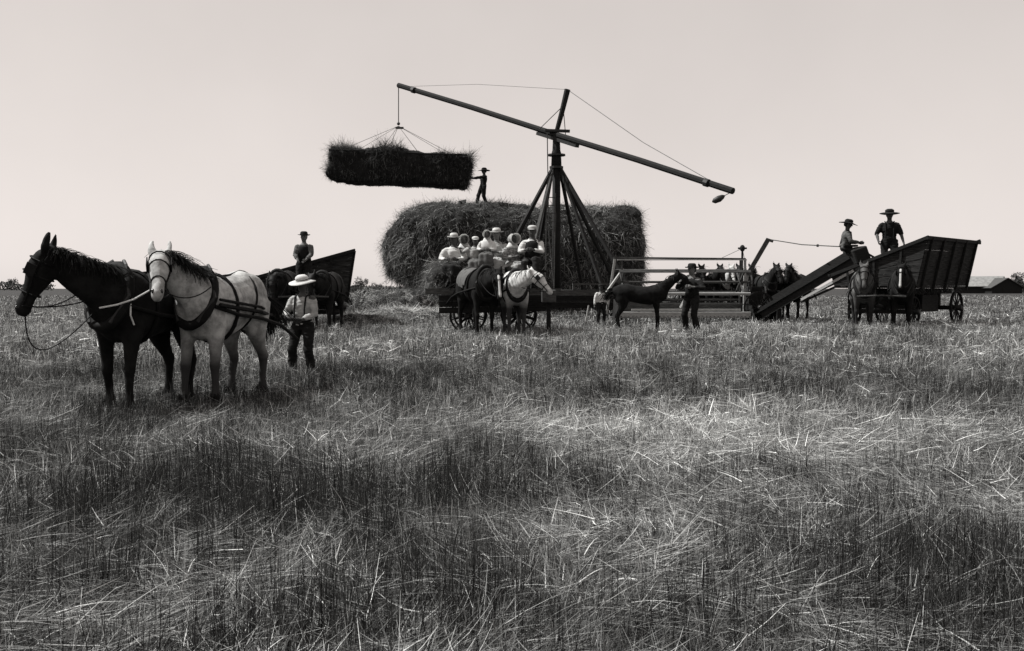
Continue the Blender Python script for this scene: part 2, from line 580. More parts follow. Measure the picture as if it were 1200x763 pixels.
# ------------------------------------------------------------------ haystack
def make_stack():
    root = empty('haystack', (0.33, 50.0, 0.2))
    S = lambda x, zt, hd, zb=0.0, cy=0.0: ((x, cy, (zt + zb) / 2), hd, (zt - zb) / 2, (0, 1, 0))
    body = [S(-5.25, 2.6, 0.8, 0.5, 1.1), S(-5.1, 3.6, 1.3, 0.2, 0.9), S(-4.7, 4.35, 1.8, 0.0, 0.7), S(-4.2, 4.9, 2.2, 0, 0.4), S(-3.4, 5.15, 2.65, 0, 0.1),
            S(-2.6, 5.1, 2.8, 0), S(-0.5, 4.9, 2.8, 0), S(2, 4.85, 2.8, 0), S(4.5, 4.85, 2.7, 0), S(5.1, 4.75, 2.6, 0),
            S(5.4, 4.4, 2.3, 0.3), S(5.5, 3.9, 1.8, 0.8)]
    foot = [S(-4.6, 1.0, 1.0, -0.3, 0.5), S(-4.1, 1.6, 2.4, -0.3, 0.2), S(-3, 2.0, 3.3, -0.3), S(-1.0, 1.4, 3.2, -0.3)]
    core = hay_body('hay_mass', [body, foot], 0.34, 0.10, 0.12, parent=root)
    hay_skin(core, 115000, 0.10, 0.5, 0.018, 0.006, 0.52, 'straw_strands', parent=root)
    tag(root, 'huge long haystack with rounded lit left end behind the derrick', 'haystack')


make_stack()


def heap(label, cx, cy, rx, ry, h, n, tone=(0.1, 0.6), wid=0.012, name='hay_heap'):
    root = empty(name, (cx, cy, gz(cx, cy)))
    bm = bmesh.new()
    loft(bm, [((-rx, 0, -0.1), ry * 0.2, 0.12), ((-rx * 0.75, 0, 0), ry * 0.7, h * 0.6), ((-rx * 0.3, 0, 0), ry, h),
              ((rx * 0.3, 0, 0), ry * 0.9, h * 0.85), ((rx * 0.75, 0, 0), ry * 0.6, h * 0.5), ((rx, 0, -0.1), ry * 0.2, 0.12)], n=16)
    me = remesh(bm, max(0.06, h * 0.15), 2)
    for v in me.vertices:
        v.co += v.normal * (noise.noise(v.co * 1.8) * h * 0.5)
    c = link_mesh('hay_mass', me, M['haycore'], root, True)
    hay_skin(c, n, 0.15, 0.5, wid, tone[0], tone[1], 'straw_strands', parent=root)
    tag(root, label, 'hay heap')
    return root


heap('low pale heap of loose hay left of the haystack foot', X(452, 45), 45, 2.6, 1.6, 0.95, 12000, (0.2, 0.9))
heap('flat spread of bright loose hay in front of the haystack left end', X(492, 40), 40, 2.6, 1.3, 0.34, 9000, (0.35, 1.0))
heap('long low row of raked hay between the left wagon and haystack', X(430, 34), 34, 1.3, 0.9, 0.28, 5000, (0.2, 0.9))


# ------------------------------------------------------------------ wheels and wagons
def wheel(parent, c, rad, m=None, axis='Y', nsp=12, tilt=0.0):
    m = m or M['wood_dark']
    bm = bmesh.new()
    n = 28
    pts = [(rad * math.cos(2 * math.pi * k / n), 0, rad * math.sin(2 * math.pi * k / n)) for k in range(n)]
    # felloe (square section rim)
    for r0, r1, w in ((rad * 0.9, rad, 0.035),):
        vs = []
        for k in range(n):
            a = 2 * math.pi * k / n
            cc, ss = math.cos(a), math.sin(a)
            vs.append([bm.verts.new((cc * q, yy, ss * q)) for q, yy in ((r0, -w), (r1, -w), (r1, w), (r0, w))])
        for k in range(n):
            A, B = vs[k], vs[(k + 1) % n]
            for j in range(4):
                bm.faces.new((A[j], B[j], B[(j + 1) % 4], A[(j + 1) % 4]))
    for k in range(nsp):
        a = 2 * math.pi * (k + 0.5) / nsp
        tube(bm, [(0.07 * math.cos(a), 0, 0.07 * math.sin(a)), (rad * 0.93 * math.cos(a), 0, rad * 0.93 * math.sin(a))], 0.022, 5, 0.017)
    w = build('wheel', bm, m, parent)
    w.location = c
    if axis == 'X':
        w.rotation_euler = (0, 0, R(90))
    bm = bmesh.new()
    loft(bm, [((0, -0.17, 0), 0.05, 0.05), ((0, -0.15, 0), 0.065, 0.065), ((0, 0, 0), 0.095, 0.095), ((0, 0.15, 0), 0.07, 0.07), ((0, 0.17, 0), 0.05, 0.05)], Vector((1, 0, 0)), 12)
    build('hub', bm, M['iron'], w)
    return w


def planks(bm, p00, p10, p11, p01, n, th=0.03, gap=0.004):
    """panel of n horizontal planks between the bottom edge p00-p10 and the top edge p01-p11"""
    p00, p10, p11, p01 = map(Vector, (p00, p10, p11, p01))
    nrm = (p10 - p00).cross(p01 - p00).normalized()
    for i in range(n):
        a, b = i / n, (i + 1) / n
        j = random.uniform(-0.008, 0.008)
        o = nrm * j
        l0, r0 = p00.lerp(p01, a), p10.lerp(p11, a)
        l1, r1 = p00.lerp(p01, b), p10.lerp(p11, b)
        gl = (l1 - l0).normalized() * gap if (l1 - l0).length > gap * 2 else Vector()
        gr = (r1 - r0).normalized() * gap if (r1 - r0).length > gap * 2 else Vector()
        q = [l0 + o, r0 + o, r1 - gr + o, l1 - gl + o]
        f = [bm.verts.new(v - nrm * th / 2) for v in q]
        g = [bm.verts.new(v + nrm * th / 2) for v in q]
        bm.faces.new(f[::-1]); bm.faces.new(g)
        for k in range(4):
            bm.faces.new((f[k], f[(k + 1) % 4], g[(k + 1) % 4], g[k]))


def header_wagon(label, loc, rotz, L, w, fz, lz, hz, fl=0.12, fh=0.35, wr=0.55, team=None):
    """box wagon, front at local x=0 and body behind; low side on -Y, high flared side on +Y.
       w = half width of the bottom; fz floor, lz low side top, hz high side top"""
    t = empty('header_wagon', loc, rotz)
    lo_b, lo_t = -w, -w - fl
    hi_b, hi_t = w, w + fh
    bm = bmesh.new(); planks(bm, (0, lo_b, fz), (0, hi_b, fz), (0, hi_t, hz), (0, lo_t, lz), 7)
    fb = build('front_board', bm, M['wood_box'], t)
    bm = bmesh.new(); planks(bm, (-L, lo_b, fz), (-L, hi_b, fz), (-L, hi_t, hz), (-L, lo_t, lz), 7)
    build('rear_board', bm, M['wood_box'], t)
    bm = bmesh.new(); planks(bm, (-L + 0.03, hi_b, fz), (-0.03, hi_b, fz), (-0.03, hi_t, hz), (-L + 0.03, hi_t, hz), 8)
    sb = build('side_board', bm, M['wood_box'], t)
    bm = bmesh.new(); planks(bm, (-L + 0.03, lo_b, fz), (-0.03, lo_b, fz), (-0.03, lo_t, lz), (-L + 0.03, lo_t, lz), 3)
    build('side_board', bm, M['wood_box'], t)
    bm = bmesh.new(); box(bm, (-L / 2, 0, fz - 0.04), L - 0.02, 2 * w + 0.05, 0.06)
    for yy in (-w * 0.55, w * 0.55):
        box(bm, (-L / 2, yy, fz - 0.16), L + 0.1, 0.12, 0.16)
    build('floor', bm, M['wood_dark'], t)
    bm = bmesh.new()
    beam(bm, (0.055, lo_t - 0.06, lz + 0.0), (0.055, hi_t + 0.05, hz + 0.01), 0.07, 0.09)
    beam(bm, (-L - 0.05, lo_t - 0.06, lz + 0.03), (-L - 0.05, hi_t + 0.05, hz + 0.05), 0.07, 0.09)
    beam(bm, (-L - 0.1, hi_t + 0.03, hz - 0.01), (0.1, hi_t + 0.03, hz - 0.01), 0.05, 0.10)
    beam(bm, (-L - 0.1, lo_t - 0.035, lz + 0.03), (0.1, lo_t - 0.035, lz + 0.03), 0.07, 0.07)
    build('top_rail', bm, M['wood_dark'], t)
    bm = bmesh.new(); planks(bm, (-L + 1.5, -w * 0.7, wr + 0.02), (-1.4, -w * 0.7, wr + 0.02), (-1.4, -w * 0.7, fz - 0.26), (-L + 1.5, -w * 0.7, fz - 0.26), 2)  # dark boards added on both sides to fill in the shade under the floor
    build('underslung_box', bm, M['wood_dark'], t)
    bm = bmesh.new(); planks(bm, (-L + 1.5, w * 0.7, wr - 0.1), (-1.4, w * 0.7, wr - 0.1), (-1.4, w * 0.7, fz - 0.26), (-L + 1.5, w * 0.7, fz - 0.26), 2)
    build('underslung_box', bm, M['wood_dark'], t)
    for k in range(5):
        xx = -0.25 - (L - 0.5) * k / 4
        bm = bmesh.new()
        beam(bm, (xx, hi_b + 0.04, fz - 0.12), (xx, hi_t + 0.05, hz), 0.07, 0.05, Vector((1, 0, 0)))
        build('stake', bm, M['wood_dark'], t)
    for yy in (-w * 0.6, 0.0, w * 0.6):
        f = (yy - lo_b) / (2 * w)
        bm = bmesh.new()
        beam(bm, (0.045, yy, fz - 0.1), (0.045, yy * 1.1, lz + (hz - lz) * f - 0.02), 0.06, 0.05, Vector((1, 0, 0)))
        build('stake', bm, M['wood_dark'], t)
    for xx in (-0.7, -L + 0.8):
        bm = bmesh.new()
        box(bm, (xx, 0, wr * (0.84 if xx == -0.7 else 1)), 0.13, 2 * w + 0.1 - (0.9 if xx == -0.7 else 0.5), 0.13)
        box(bm, (xx, 0, (wr + fz - 0.2) / 2), 0.14, 1.3, fz - 0.3 - wr + 0.12)
        build('axle', bm, M['wood_dark'], t)
        for s in (-1, 1):
            if xx == -0.7: wheel(t, (xx, s * (w - 0.32), wr * 0.84), wr * 0.84)
            else: wheel(t, (xx, s * (w - 0.05), wr), wr)
    bm = bmesh.new()
    te = Matrix.Rotation(-rotz, 3, 'Z') @ (Vector((team[0], team[1], 0)) - Vector((loc[0], loc[1], 0)))
    te.z = 0.86
    tube(bm, [(-0.7, 0, wr + 0.02), Vector((0, 0, wr + 0.05)).lerp(te, 0.3), te], 0.05, 8, 0.035)
    build('tongue', bm, M['wood_dark'], t)
    bm = bmesh.new(); td = te.copy(); td.z = 0; td.normalize(); ts = Vector((-td.y, td.x, 0))
    tube(bm, [te + ts * 0.6 - td * 0.08 + Vector((0, 0, 0.03)), te + Vector((0, 0, 0.06)), te - ts * 0.6 - td * 0.08 + Vector((0, 0, 0.03))], 0.022, 7); build('neck_yoke', bm, M['wood_mid'], t)
    tag(t, label, 'wagon', 'box wagons with one high sloping side')
    return t


# right wagon
hvec = Vector((-3.5, -4.0)).normalized()
mid = (Vector((11.34, 29.4)) + Vector((9.24, 31.25))) / 2
wagR = header_wagon('big dark box wagon at right, piled side rising above the driver', (mid.x, mid.y, 0.2),
                    math.atan2(hvec.y, hvec.x), 4.2, 1.19, 1.18, 1.45, 2.50, 0.09, 0.30, 0.52, team=(X(1033, 27.4), 27.4))
# left wagon
mid = Vector(((-7.08 - 4.46) / 2 - 0.05, 30.0))
hl = Vector((0.18, -0.98)).normalized()
wagL = header_wagon('smaller box wagon at left behind the man in the pale sun hat', (mid.x, mid.y, 0.2),
                    math.atan2(hl.y, hl.x), 4.4, 1.13, 0.82, 1.40, 2.17, 0.15, 0.22, 0.5, team=(X(356, 25.9), 25.9))


def wagon_load(label, wag, L, w, z0, zlow, zhigh, n=4000):
    r = empty('hay_load', wag.location, wag.rotation_euler.z)
    bm = bmesh.new()
    secs = []
    for i in range(6):
        x = -0.25 - (L - 0.5) * i / 5
        secs.append(((x, 0, z0), w * 0.92, 0.4))
    loft(bm, secs, Vector((0, 1, 0)), 16, 4)
    me = remesh(bm, 0.1, 2)
    for v in me.vertices:
        if v.co.z > z0:
            f = (v.co.y + w) / (2 * w)
            v.co.z = z0 + (zlow + (zhigh - zlow) * f - z0) * min(1, (v.co.z - z0) / 0.3) + noise.noise(v.co * 1.7) * 0.12
        else:
            v.co.z = max(v.co.z, z0 - 0.02)
    c = link_mesh('hay_mass', me, M['haycore'], r, True)
    hay_skin(c, n, 0.15, 0.4, 0.012, 0.05, 0.4, 'straw_strands', parent=r)
    tag(r, label, 'hay load')
    return r


wagon_load('loose hay lying inside the big right wagon', wagR, 4.2, 1.19, 1.25, 1.4, 2.1)
wagon_load('loose hay lying inside the left wagon', wagL, 4.4, 1.13, 1.05, 1.25, 1.8, 2500)


# ------------------------------------------------------------------ derrick
DX, DY = 1.66, 40.0
def make_derrick():
    g = 0.2
    t = empty('hay_derrick', (DX, DY, g))
    lc = lambda v: Vector(v) - Vector((DX, DY, g))
    fz = 0.95
    hw = 2.75
    # frame of four sills and two cross ties on wheels
    cor = [Vector((sx * hw, sy * hw * 0.8, fz)) for sx, sy in ((-1, -1), (1, -1), (1, 1), (-1, 1))]
    for k in range(4):
        a, b = cor[k], cor[(k + 1) % 4]
        e = (b - a).normalized() * (0.25 if k % 2 == 0 else -0.13)
        bm = bmesh.new(); beam(bm, a - e, b + e, 0.22, 0.2, bev=0.01)
        build('sill', bm, M['wood_mid'] if k == 0 else M['wood_dark'], t)
    for yy in (-0.5, 0.5):
        bm = bmesh.new(); beam(bm, (-hw + 0.12, yy, fz - 0.22), (hw - 0.12, yy, fz - 0.22), 0.2, 0.2)
        build('cross_tie', bm, M['wood_dark'], t)
    for sx in (-1, 1):
        for sy in (-1, 1):
            wheel(t, (sx * (hw - 0.6), sy * (hw * 0.8 - 0.35), 0.42), 0.42)
    for sy in (-1, 1):
        bm = bmesh.new(); box(bm, (0, sy * (hw * 0.8 - 0.35), 0.5), 2 * hw - 1.2, 0.16, 0.2)
        build('axle', bm, M['wood_dark'], t)
    # tool box / seat board on the frame
    bm = bmesh.new()
    box(bm, (1.15, -hw * 0.8 - 0.02, fz + 0.3), 1.35, 0.35, 0.06)
    box(bm, (0.52, -hw * 0.8 - 0.02, fz + 0.19), 0.07, 0.3, 0.16); box(bm, (1.78, -hw * 0.8 - 0.02, fz + 0.19), 0.07, 0.3, 0.16)
    build('bench', bm, M['wood_mid'], t)
    # mast
    joint = lc(P(652, 196, DY)); pivot = lc(P(652, 158, DY)); top = lc(P(665, 105, DY))
    bm = bmesh.new()
    tube(bm, [(0, 0, fz - 0.3), (0, 0, 3.0), joint], 0.17, 12, 0.15)
    tube(bm, [joint, joint + Vector((0, 0, 0.55)), joint + Vector((0, 0, 0.62)), pivot - Vector((0, 0, 0.06))], 0.2, 12, 0.13)
    build('mast', bm, M['wood_dark'], t, True)
    bm = bmesh.new()
    tube(bm, [joint + Vector((0, 0, 0.42)), joint + Vector((0, 0, 0.48))], 0.34, 12)
    build('mast_collar', bm, M['iron'], t)
    bm = bmesh.new()
    tube(bm, [joint + Vector((0, 0, -0.05)), joint + Vector((0, 0, 0.03))], 0.26, 12)
    build('mast_collar', bm, M['iron'], t)
    # pole on top
    bm = bmesh.new()
    tube(bm, [pivot - Vector((0.05, 0, 0.1)), pivot.lerp(top, 0.5), top], 0.085, 8, 0.12)
    build('top_pole', bm, M['wood_dark'], t)
    # eight stays from joint down to the sills
    feet = [(-hw, -hw * 0.8), (-hw * 0.5, -hw * 0.8), (-hw, hw * 0.8), (-hw * 0.35, hw * 0.8), (hw, -hw * 0.8), (hw * 0.62, -hw * 0.8), (hw, hw * 0.8), (hw * 0.45, hw * 0.8)]
    for i, (fx, fy) in enumerate(feet):
        bm = bmesh.new()
        st = joint + Vector((math.copysign(0.14, fx), math.copysign(0.1, fy), -0.05))
        beam(bm, st, (fx * 0.93, fy, fz + 0.08), 0.105, 0.105)
        build('leg', bm, M['wood_mid'] if i in (1,) else M['wood_dark'], t)
    # boom
    L_ = lc(P(467, 100, 46)); R_ = lc(P(859, 224, 34)); Pv = pivot + Vector((0, -0.02, 0.0))
    bm = bmesh.new()
    tube(bm, [L_, L_.lerp(Pv, 0.5) + Vector((0, 0, 0.03)), Pv, Pv.lerp(R_, 0.5) + Vector((0, 0, 0.03)), R_], 0.11, 8)
    build('boom', bm, M['wood_dark'], t)
    bm = bmesh.new()
    dirb = (R_ - L_).normalized()
    beam(bm, Pv - dirb * 1.0 - Vector((0, 0, 0.17)), Pv + dirb * 1.1 - Vector((0, 0, 0.17)), 0.2, 0.12)
    beam(bm, Pv + Vector((-0.42, 0, 0.16)), Pv + Vector((0.5, 0, 0.13)), 0.2, 0.09)
    build('boom_saddle', bm, M['iron'], t)
    for q in (0.06, 0.94):
        bm = bmesh.new()
        c = L_.lerp(R_, q)
        tube(bm, [c - dirb * 0.08, c + dirb * 0.08], 0.135, 10)
        build('boom_band', bm, M['iron'], t)
    # cables
    bm = bmesh.new()
    tube(bm, [top, top.lerp(R_, 0.5) + Vector((0, 0, -0.22)), R_ - dirb * 0.4], 0.012, 4)
    build('stay_cable', bm, M['wire'], t)
    bm = bmesh.new()
    tube(bm, [top, top.lerp(L_, 0.5) + Vector((0, 0, 0.12)), L_ + dirb * 0.3], 0.008, 4)
    build('stay_cable', bm, M['wire'], t)
    for dx_, tt in ((-0.65, 0.65), (0.35, 0.62)):
        bm = bmesh.new()
        tube(bm, [pivot + Vector((dx_, 0, -dx_ * 0.3)), pivot.lerp(top, tt)], 0.017, 4)
        build('brace_rod', bm, M['iron'], t)
    # hoisting rope down the mast and ladder
    bm = bmesh.new()
    tube(bm, [pivot + Vector((-0.35, -0.25, 0.05)), (-0.3, -0.3, 3.2), (-0.1, -0.6, fz)], 0.02, 5)
    build('hoist_rope', bm, M['rope'], t)
    bm = bmesh.new()
    lt = Vector((-0.22, -0.5, 4.6)); lb = Vector((-0.3, -1.2, fz + 0.1))
    for s in (-0.16, 0.16):
        beam(bm, lb + Vector((s, 0, 0)), lt + Vector((s, 0, 0)), 0.04, 0.06)
    for k in range(12):
        c = lb.lerp(lt, (k + 0.5) / 12)
        beam(bm, c + Vector((-0.16, 0, 0)), c + Vector((0.16, 0, 0)), 0.03, 0.03)
    build('ladder', bm, M['wood_mid'], t)
    tag(t, 'tall wooden hay derrick with long slanting boom and splayed legs', 'derrick')
    return L_ + Vector((DX, DY, g)), R_ + Vector((DX, DY, g))


BL, BR = make_derrick()

# counterweight
cw = P(842, 233, 34.2)
bm = bmesh.new()
loft(bm, [((-0.2, 0, -0.1), 0.02, 0.02), ((-0.13, 0, -0.07), 0.09, 0.09), ((0.02, 0, 0.0), 0.11, 0.11), ((0.14, 0, 0.07), 0.07, 0.07), ((0.2, 0, 0.1), 0.02, 0.02)])
cwo = build('counterweight', bm, M['iron'], None, True)
cwo.location = cw
bm = bmesh.new(); tube(bm, [(0.19, 0, 0.1), BR - cw], 0.014, 5); build('rope', bm, M['rope'], cwo)
tag(cwo, 'small dark weight hanging from the low right end of the boom', 'counterweight')


def make_sling():
    d = 46.0
    a = P(388, 194, d); b = P(549, 202, d)
    c = (a + b) / 2
    t = empty('sling_load', c)
    dirx = (b - a)
    hx = dirx.length / 2
    ang = math.atan2(dirx.z, dirx.x)
    rot = Matrix.Rotation(-ang, 3, 'Y')
    bm = bmesh.new()
    secs = []
    for f, k, up_ in ((-1.0, 0.8, 0.04), (-0.97, 0.92, 0.03), (-0.8, 0.95, 0.03), (-0.5, 0.97, 0.0), (-0.2, 1.03, 0.06), (0.1, 1.02, 0.05), (0.4, 0.96, 0.0), (0.75, 0.95, -0.03), (0.93, 0.97, -0.02), (0.99, 0.9, -0.03), (1.01, 0.8, -0.04)):
        secs.append((rot @ Vector((f * hx, 0, up_)), 0.95 * k, 0.74 * k))
    loft(bm, secs, Vector((0, 1, 0)), 24, 5)
    me = remesh(bm, 0.07, 1)
    for v in me.vertices:
        v.co += v.normal * (noise.noise(v.co * 1.3) * 0.12 + noise.noise(v.co * 3.5) * 0.09 + noise.noise(v.co * 8) * 0.04) * (1.0 if v.co.z > -0.6 else 0.35)
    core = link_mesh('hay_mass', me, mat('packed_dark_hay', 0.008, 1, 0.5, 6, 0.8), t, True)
    # strands only mostly on top and ends
    p, nr = tri_sample(me, 26000)
    keep = (nr[:, 2] > 0.3) | (np.abs(nr[:, 0]) > 0.6) | (RNG.random(len(p)) < 0.45)
    p, nr = p[keep], nr[keep]
    n = len(p)
    topm = nr[:, 2] > 0.3
    lean = np.where(topm, RNG.normal(1.15, 0.45, n), np.where(np.abs(nr[:, 0]) > 0.6, RNG.normal(1.7, 0.5, n), RNG.normal(2.9, 0.25, n)))
    L = np.where(topm, RNG.uniform(0.1, 0.34, n), np.where(np.abs(nr[:, 0]) > 0.6, RNG.uniform(0.1, 0.3, n), RNG.uniform(0.08, 0.2, n)))
    bump = fnoise(p[:, 0], p[:, 1], 0.9, 3)
    fb_ = fnoise(p[:, 0] + p[:, 2], p[:, 1] - p[:, 2], 3.5, 31)
    L = np.where(topm, L * (0.12 + 9 * np.clip(bump - 0.46, 0, 0.3)), L * (0.2 + 1.3 * fb_)) * np.where(nr[:, 2] < -0.5, 0.35, 1)
    az = np.arctan2(nr[:, 1], nr[:, 0]) + RNG.normal(0, 0.9, n)
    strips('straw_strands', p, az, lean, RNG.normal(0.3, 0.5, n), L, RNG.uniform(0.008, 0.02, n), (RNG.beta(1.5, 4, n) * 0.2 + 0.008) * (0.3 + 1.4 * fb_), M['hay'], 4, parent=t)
    # net poles and rope slings
    for sy, sz in ((-0.86, 0.60), (0.86, 0.60)):
        bm = bmesh.new()
        for _ in (0,):
            tube(bm, [rot @ Vector((-hx * 0.99, sy, sz - 0.03)), rot @ Vector((-hx * 0.3, sy, sz + 0.02)), rot @ Vector((hx * 0.4, sy, sz)), rot @ Vector((hx * 0.98, sy, sz + 0.04))], 0.04, 7)
        build('sling_pole', bm, M['wood_dark'], t)
    k1 = P(467, 145, d) - c; k2 = P(468, 150, d) - c; tip = BL - c
    bm = bmesh.new(); tube(bm, [tip, k1], 0.02, 5); build('rope', bm, M['rope'], t)
    bm = bmesh.new(); beam(bm, k2 - Vector((0.16, 0, 0)), k2 + Vector((0.18, 0, 0)), 0.1, 0.08); ball(bm, k1, 0.07); build('pulley_block', bm, M['iron'], t)
    for fx in (-0.75, -0.25, 0.28, 0.75):
        for sy in (-0.95, 0.95):
            bm = bmesh.new(); tube(bm, [k1 - Vector((0, 0, 0.1)), rot @ Vector((fx * hx, sy * 0.95, 0.66))], 0.009, 4); build('rope', bm, M['rope'], t)
    tag(t, 'long dark bundle of hay slung from the boom in mid air', 'hay bundle')


make_sling()


# ------------------------------------------------------------------ horses
def lerp_tab(tab, x):
    for a, b in zip(tab, tab[1:]):
        if a[0] <= x <= b[0]:
            f = (x - a[0]) / (b[0] - a[0])
            return [a[i] + (b[i] - a[i]) * f for i in range(len(a))]
    return list(tab[0] if x < tab[0][0] else tab[-1])


TORSO = [(-0.88, 1.20, 0.10, 0.09), (-0.82, 1.23, 0.23, 0.19), (-0.68, 1.25, 0.33, 0.275), (-0.48, 1.24, 0.355, 0.30), (-0.25, 1.20, 0.345, 0.295),
         (0.0, 1.165, 0.36, 0.315), (0.22, 1.155, 0.385, 0.31), (0.42, 1.18, 0.41, 0.275), (0.56, 1.20, 0.375, 0.25), (0.68, 1.18, 0.27, 0.215), (0.77, 1.15, 0.15, 0.14)]
_horse_cache = {}


def horse(label, loc, heading, s=1.0, coat='coat_black', neck=(42, 0), head=(-62, 0), hooves=None, harness=True, group=None,
          voxel=0.028, mane='hair', detail=False, blaze=False, slim=1.0, tail_len=0.75, reins=None, socks=None, name='horse', traces=True):
    """heading = (hx, hy) world direction the body points to; neck=(pitch,yaw deg), head=(pitch,yaw deg) in the body's frame"""
    V = Vector
    np_, ny_ = R(neck[0]), R(neck[1])
    hp, hy = R(head[0]), R(head[1])
    base = V((0.50, 0, 1.27))
    NL = 0.80
    def ndir(k):
        return V((math.cos(np_) * math.cos(ny_ * k), math.cos(np_) * math.sin(ny_ * k), math.sin(np_)))
    n1 = base + ndir(0.35) * NL * 0.35
    n2 = n1 + ndir(0.8) * NL * 0.35
    poll = n2 + ndir(1.1) * NL * 0.30
    side_h = V((-math.sin(hy), math.cos(hy), 0))
    hd = V((math.cos(hp) * math.cos(hy), math.cos(hp) * math.sin(hy), math.sin(hp)))
    hup = side_h.cross(hd).normalized()
    if hup.z < 0 and hup.dot(V((math.cos(hy), math.sin(hy), 0))) < 0: hup = -hup
    fwd = hup                                   # towards the forehead
    if fwd.dot(V((math.cos(hy), math.sin(hy), 0.3))) < 0: fwd = -fwd
    bm = bmesh.new()
    loft(bm, [((x, 0, z), ry * (0.9 + 0.1 * slim) * slim ** 0.5, rz * slim) for x, z, rz, ry in TORSO], n=20)
    sn1 = V((0, 1, 0)).lerp(V((-math.sin(ny_), math.cos(ny_), 0)), 0.4).normalized()
    sn2 = V((-math.sin(ny_), math.cos(ny_), 0))
    loft(bm, [(base - ndir(0) * 0.25, 0.19 * slim, 0.33 * slim, (0, 1, 0)), (base + ndir(0) * 0.02, 0.175 * slim, 0.30 * slim, (0, 1, 0)), (n1, 0.135 * slim, 0.235 * slim, sn1),
              (n2, 0.105 * slim, 0.175 * slim, sn2), (poll, 0.09, 0.135, side_h), (poll + hd * 0.10, 0.09, 0.12, side_h)], n=16)
    h0 = poll + fwd * 0.02
    loft(bm, [(h0 - hd * 0.07, 0.05, 0.05), (h0 - hd * 0.02, 0.085, 0.10), (h0 + hd * 0.10, 0.105, 0.145), (h0 + hd * 0.20, 0.10, 0.15), (h0 + hd * 0.30, 0.08, 0.12),
              (h0 + hd * 0.42 + fwd * 0.01, 0.062, 0.088), (h0 + hd * 0.52 + fwd * 0.01, 0.066, 0.082), (h0 + hd * 0.60, 0.062, 0.075), (h0 + hd * 0.645, 0.035, 0.045)], side_h, 16)
    for q in (-1, 1):
        loft(bm, [(h0 + side_h * q * 0.07 - hd * 0.02, 0.04, 0.03), (h0 + side_h * q * 0.088 - hd * 0.10 + fwd * 0.015, 0.048, 0.034),
                  (h0 + side_h * q * 0.095 - hd * 0.19 + fwd * 0.03, 0.034, 0.026), (h0 + side_h * q * 0.09 - hd * 0.25 + fwd * 0.04, 0.016, 0.016)], side_h, 10)
        # brow ridge
        ball(bm, h0 + hd * 0.16 + side_h * q * 0.085 + fwd * 0.06, 0.035, seg=8)
    hv = hooves or {}
    hoof_pos = []
    sl = (0.5 + 0.5 * slim) * (1.1 if harness else 1.0)
    for q, nm in ((1, 'fl'), (-1, 'fr')):
        dx, dz = hv.get(nm, (0, 0))[:2]
        y0 = 0.165 * q * slim
        k = 1.0
        pts = [((0.44, y0 * 0.95, 1.08), 0.12, 0.19), ((0.43 + dx * 0.1, y0, 0.92), 0.10, 0.13), ((0.45 + dx * 0.3, y0, 0.76), 0.075, 0.085),
               ((0.455 + dx * 0.5, y0, 0.56), 0.056, 0.06), ((0.465 + dx * 0.58, y0, 0.49), 0.058, 0.062), ((0.46 + dx * 0.65, y0, 0.42), 0.044, 0.048),
               ((0.455 + dx * 0.82, y0, 0.27), 0.036, 0.042), ((0.455 + dx * 0.93, y0, 0.165), 0.048, 0.054), ((0.485 + dx, y0, 0.10), 0.043, 0.046),
               ((0.51 + dx, y0, 0.055), 0.058, 0.062), ((0.525 + dx, y0, 0.0), 0.066, 0.075)]
        loft(bm, [(c, a * sl, b * sl) for c, a, b in pts], n=12)
        hoof_pos.append((0.52 + dx, y0))
    for q, nm in ((1, 'hl'), (-1, 'hr')):
        dx, dz = hv.get(nm, (0, 0))[:2]
        y0 = 0.17 * q * slim
        pts = [((-0.60, y0 * 0.8, 1.22), 0.16, 0.24), ((-0.58, y0 * 0.95, 1.02), 0.14, 0.22), ((-0.57 + dx * 0.15, y0, 0.86), 0.11, 0.155), ((-0.63 + dx * 0.35, y0, 0.72), 0.075, 0.10),
               ((-0.71 + dx * 0.55, y0, 0.60), 0.054, 0.072), ((-0.755 + dx * 0.62, y0, 0.535), 0.055, 0.075), ((-0.75 + dx * 0.68, y0, 0.46), 0.046, 0.056),
               ((-0.73 + dx * 0.85, y0, 0.30), 0.038, 0.045), ((-0.72 + dx * 0.95, y0, 0.17), 0.05, 0.056), ((-0.69 + dx, y0, 0.10), 0.044, 0.047),
               ((-0.665 + dx, y0, 0.055), 0.058, 0.062), ((-0.65 + dx, y0, 0.0), 0.066, 0.075)]
        loft(bm, [(c, a * sl, b * sl) for c, a, b in pts], n=12)
        hoof_pos.append((-0.655 + dx, y0))
    me = remesh(bm, voxel, 3)
    for v in me.vertices:
        c = v.co
        kz = min(1.0, max(0.15, (c.z - 0.35) / 0.6))
        v.co = c + v.normal * ((noise.noise(Vector((c.x * 3.2, c.y * 4 + 7, c.z * 2.4))) * 0.022 + noise.noise(c * 9) * 0.006) * kz)
    root = link_mesh(name, me, M[coat], None, True)
    root.location = loc
    root.scale = (s, s, s)
    root.rotation_euler = (0, 0, math.atan2(heading[1], heading[0]))
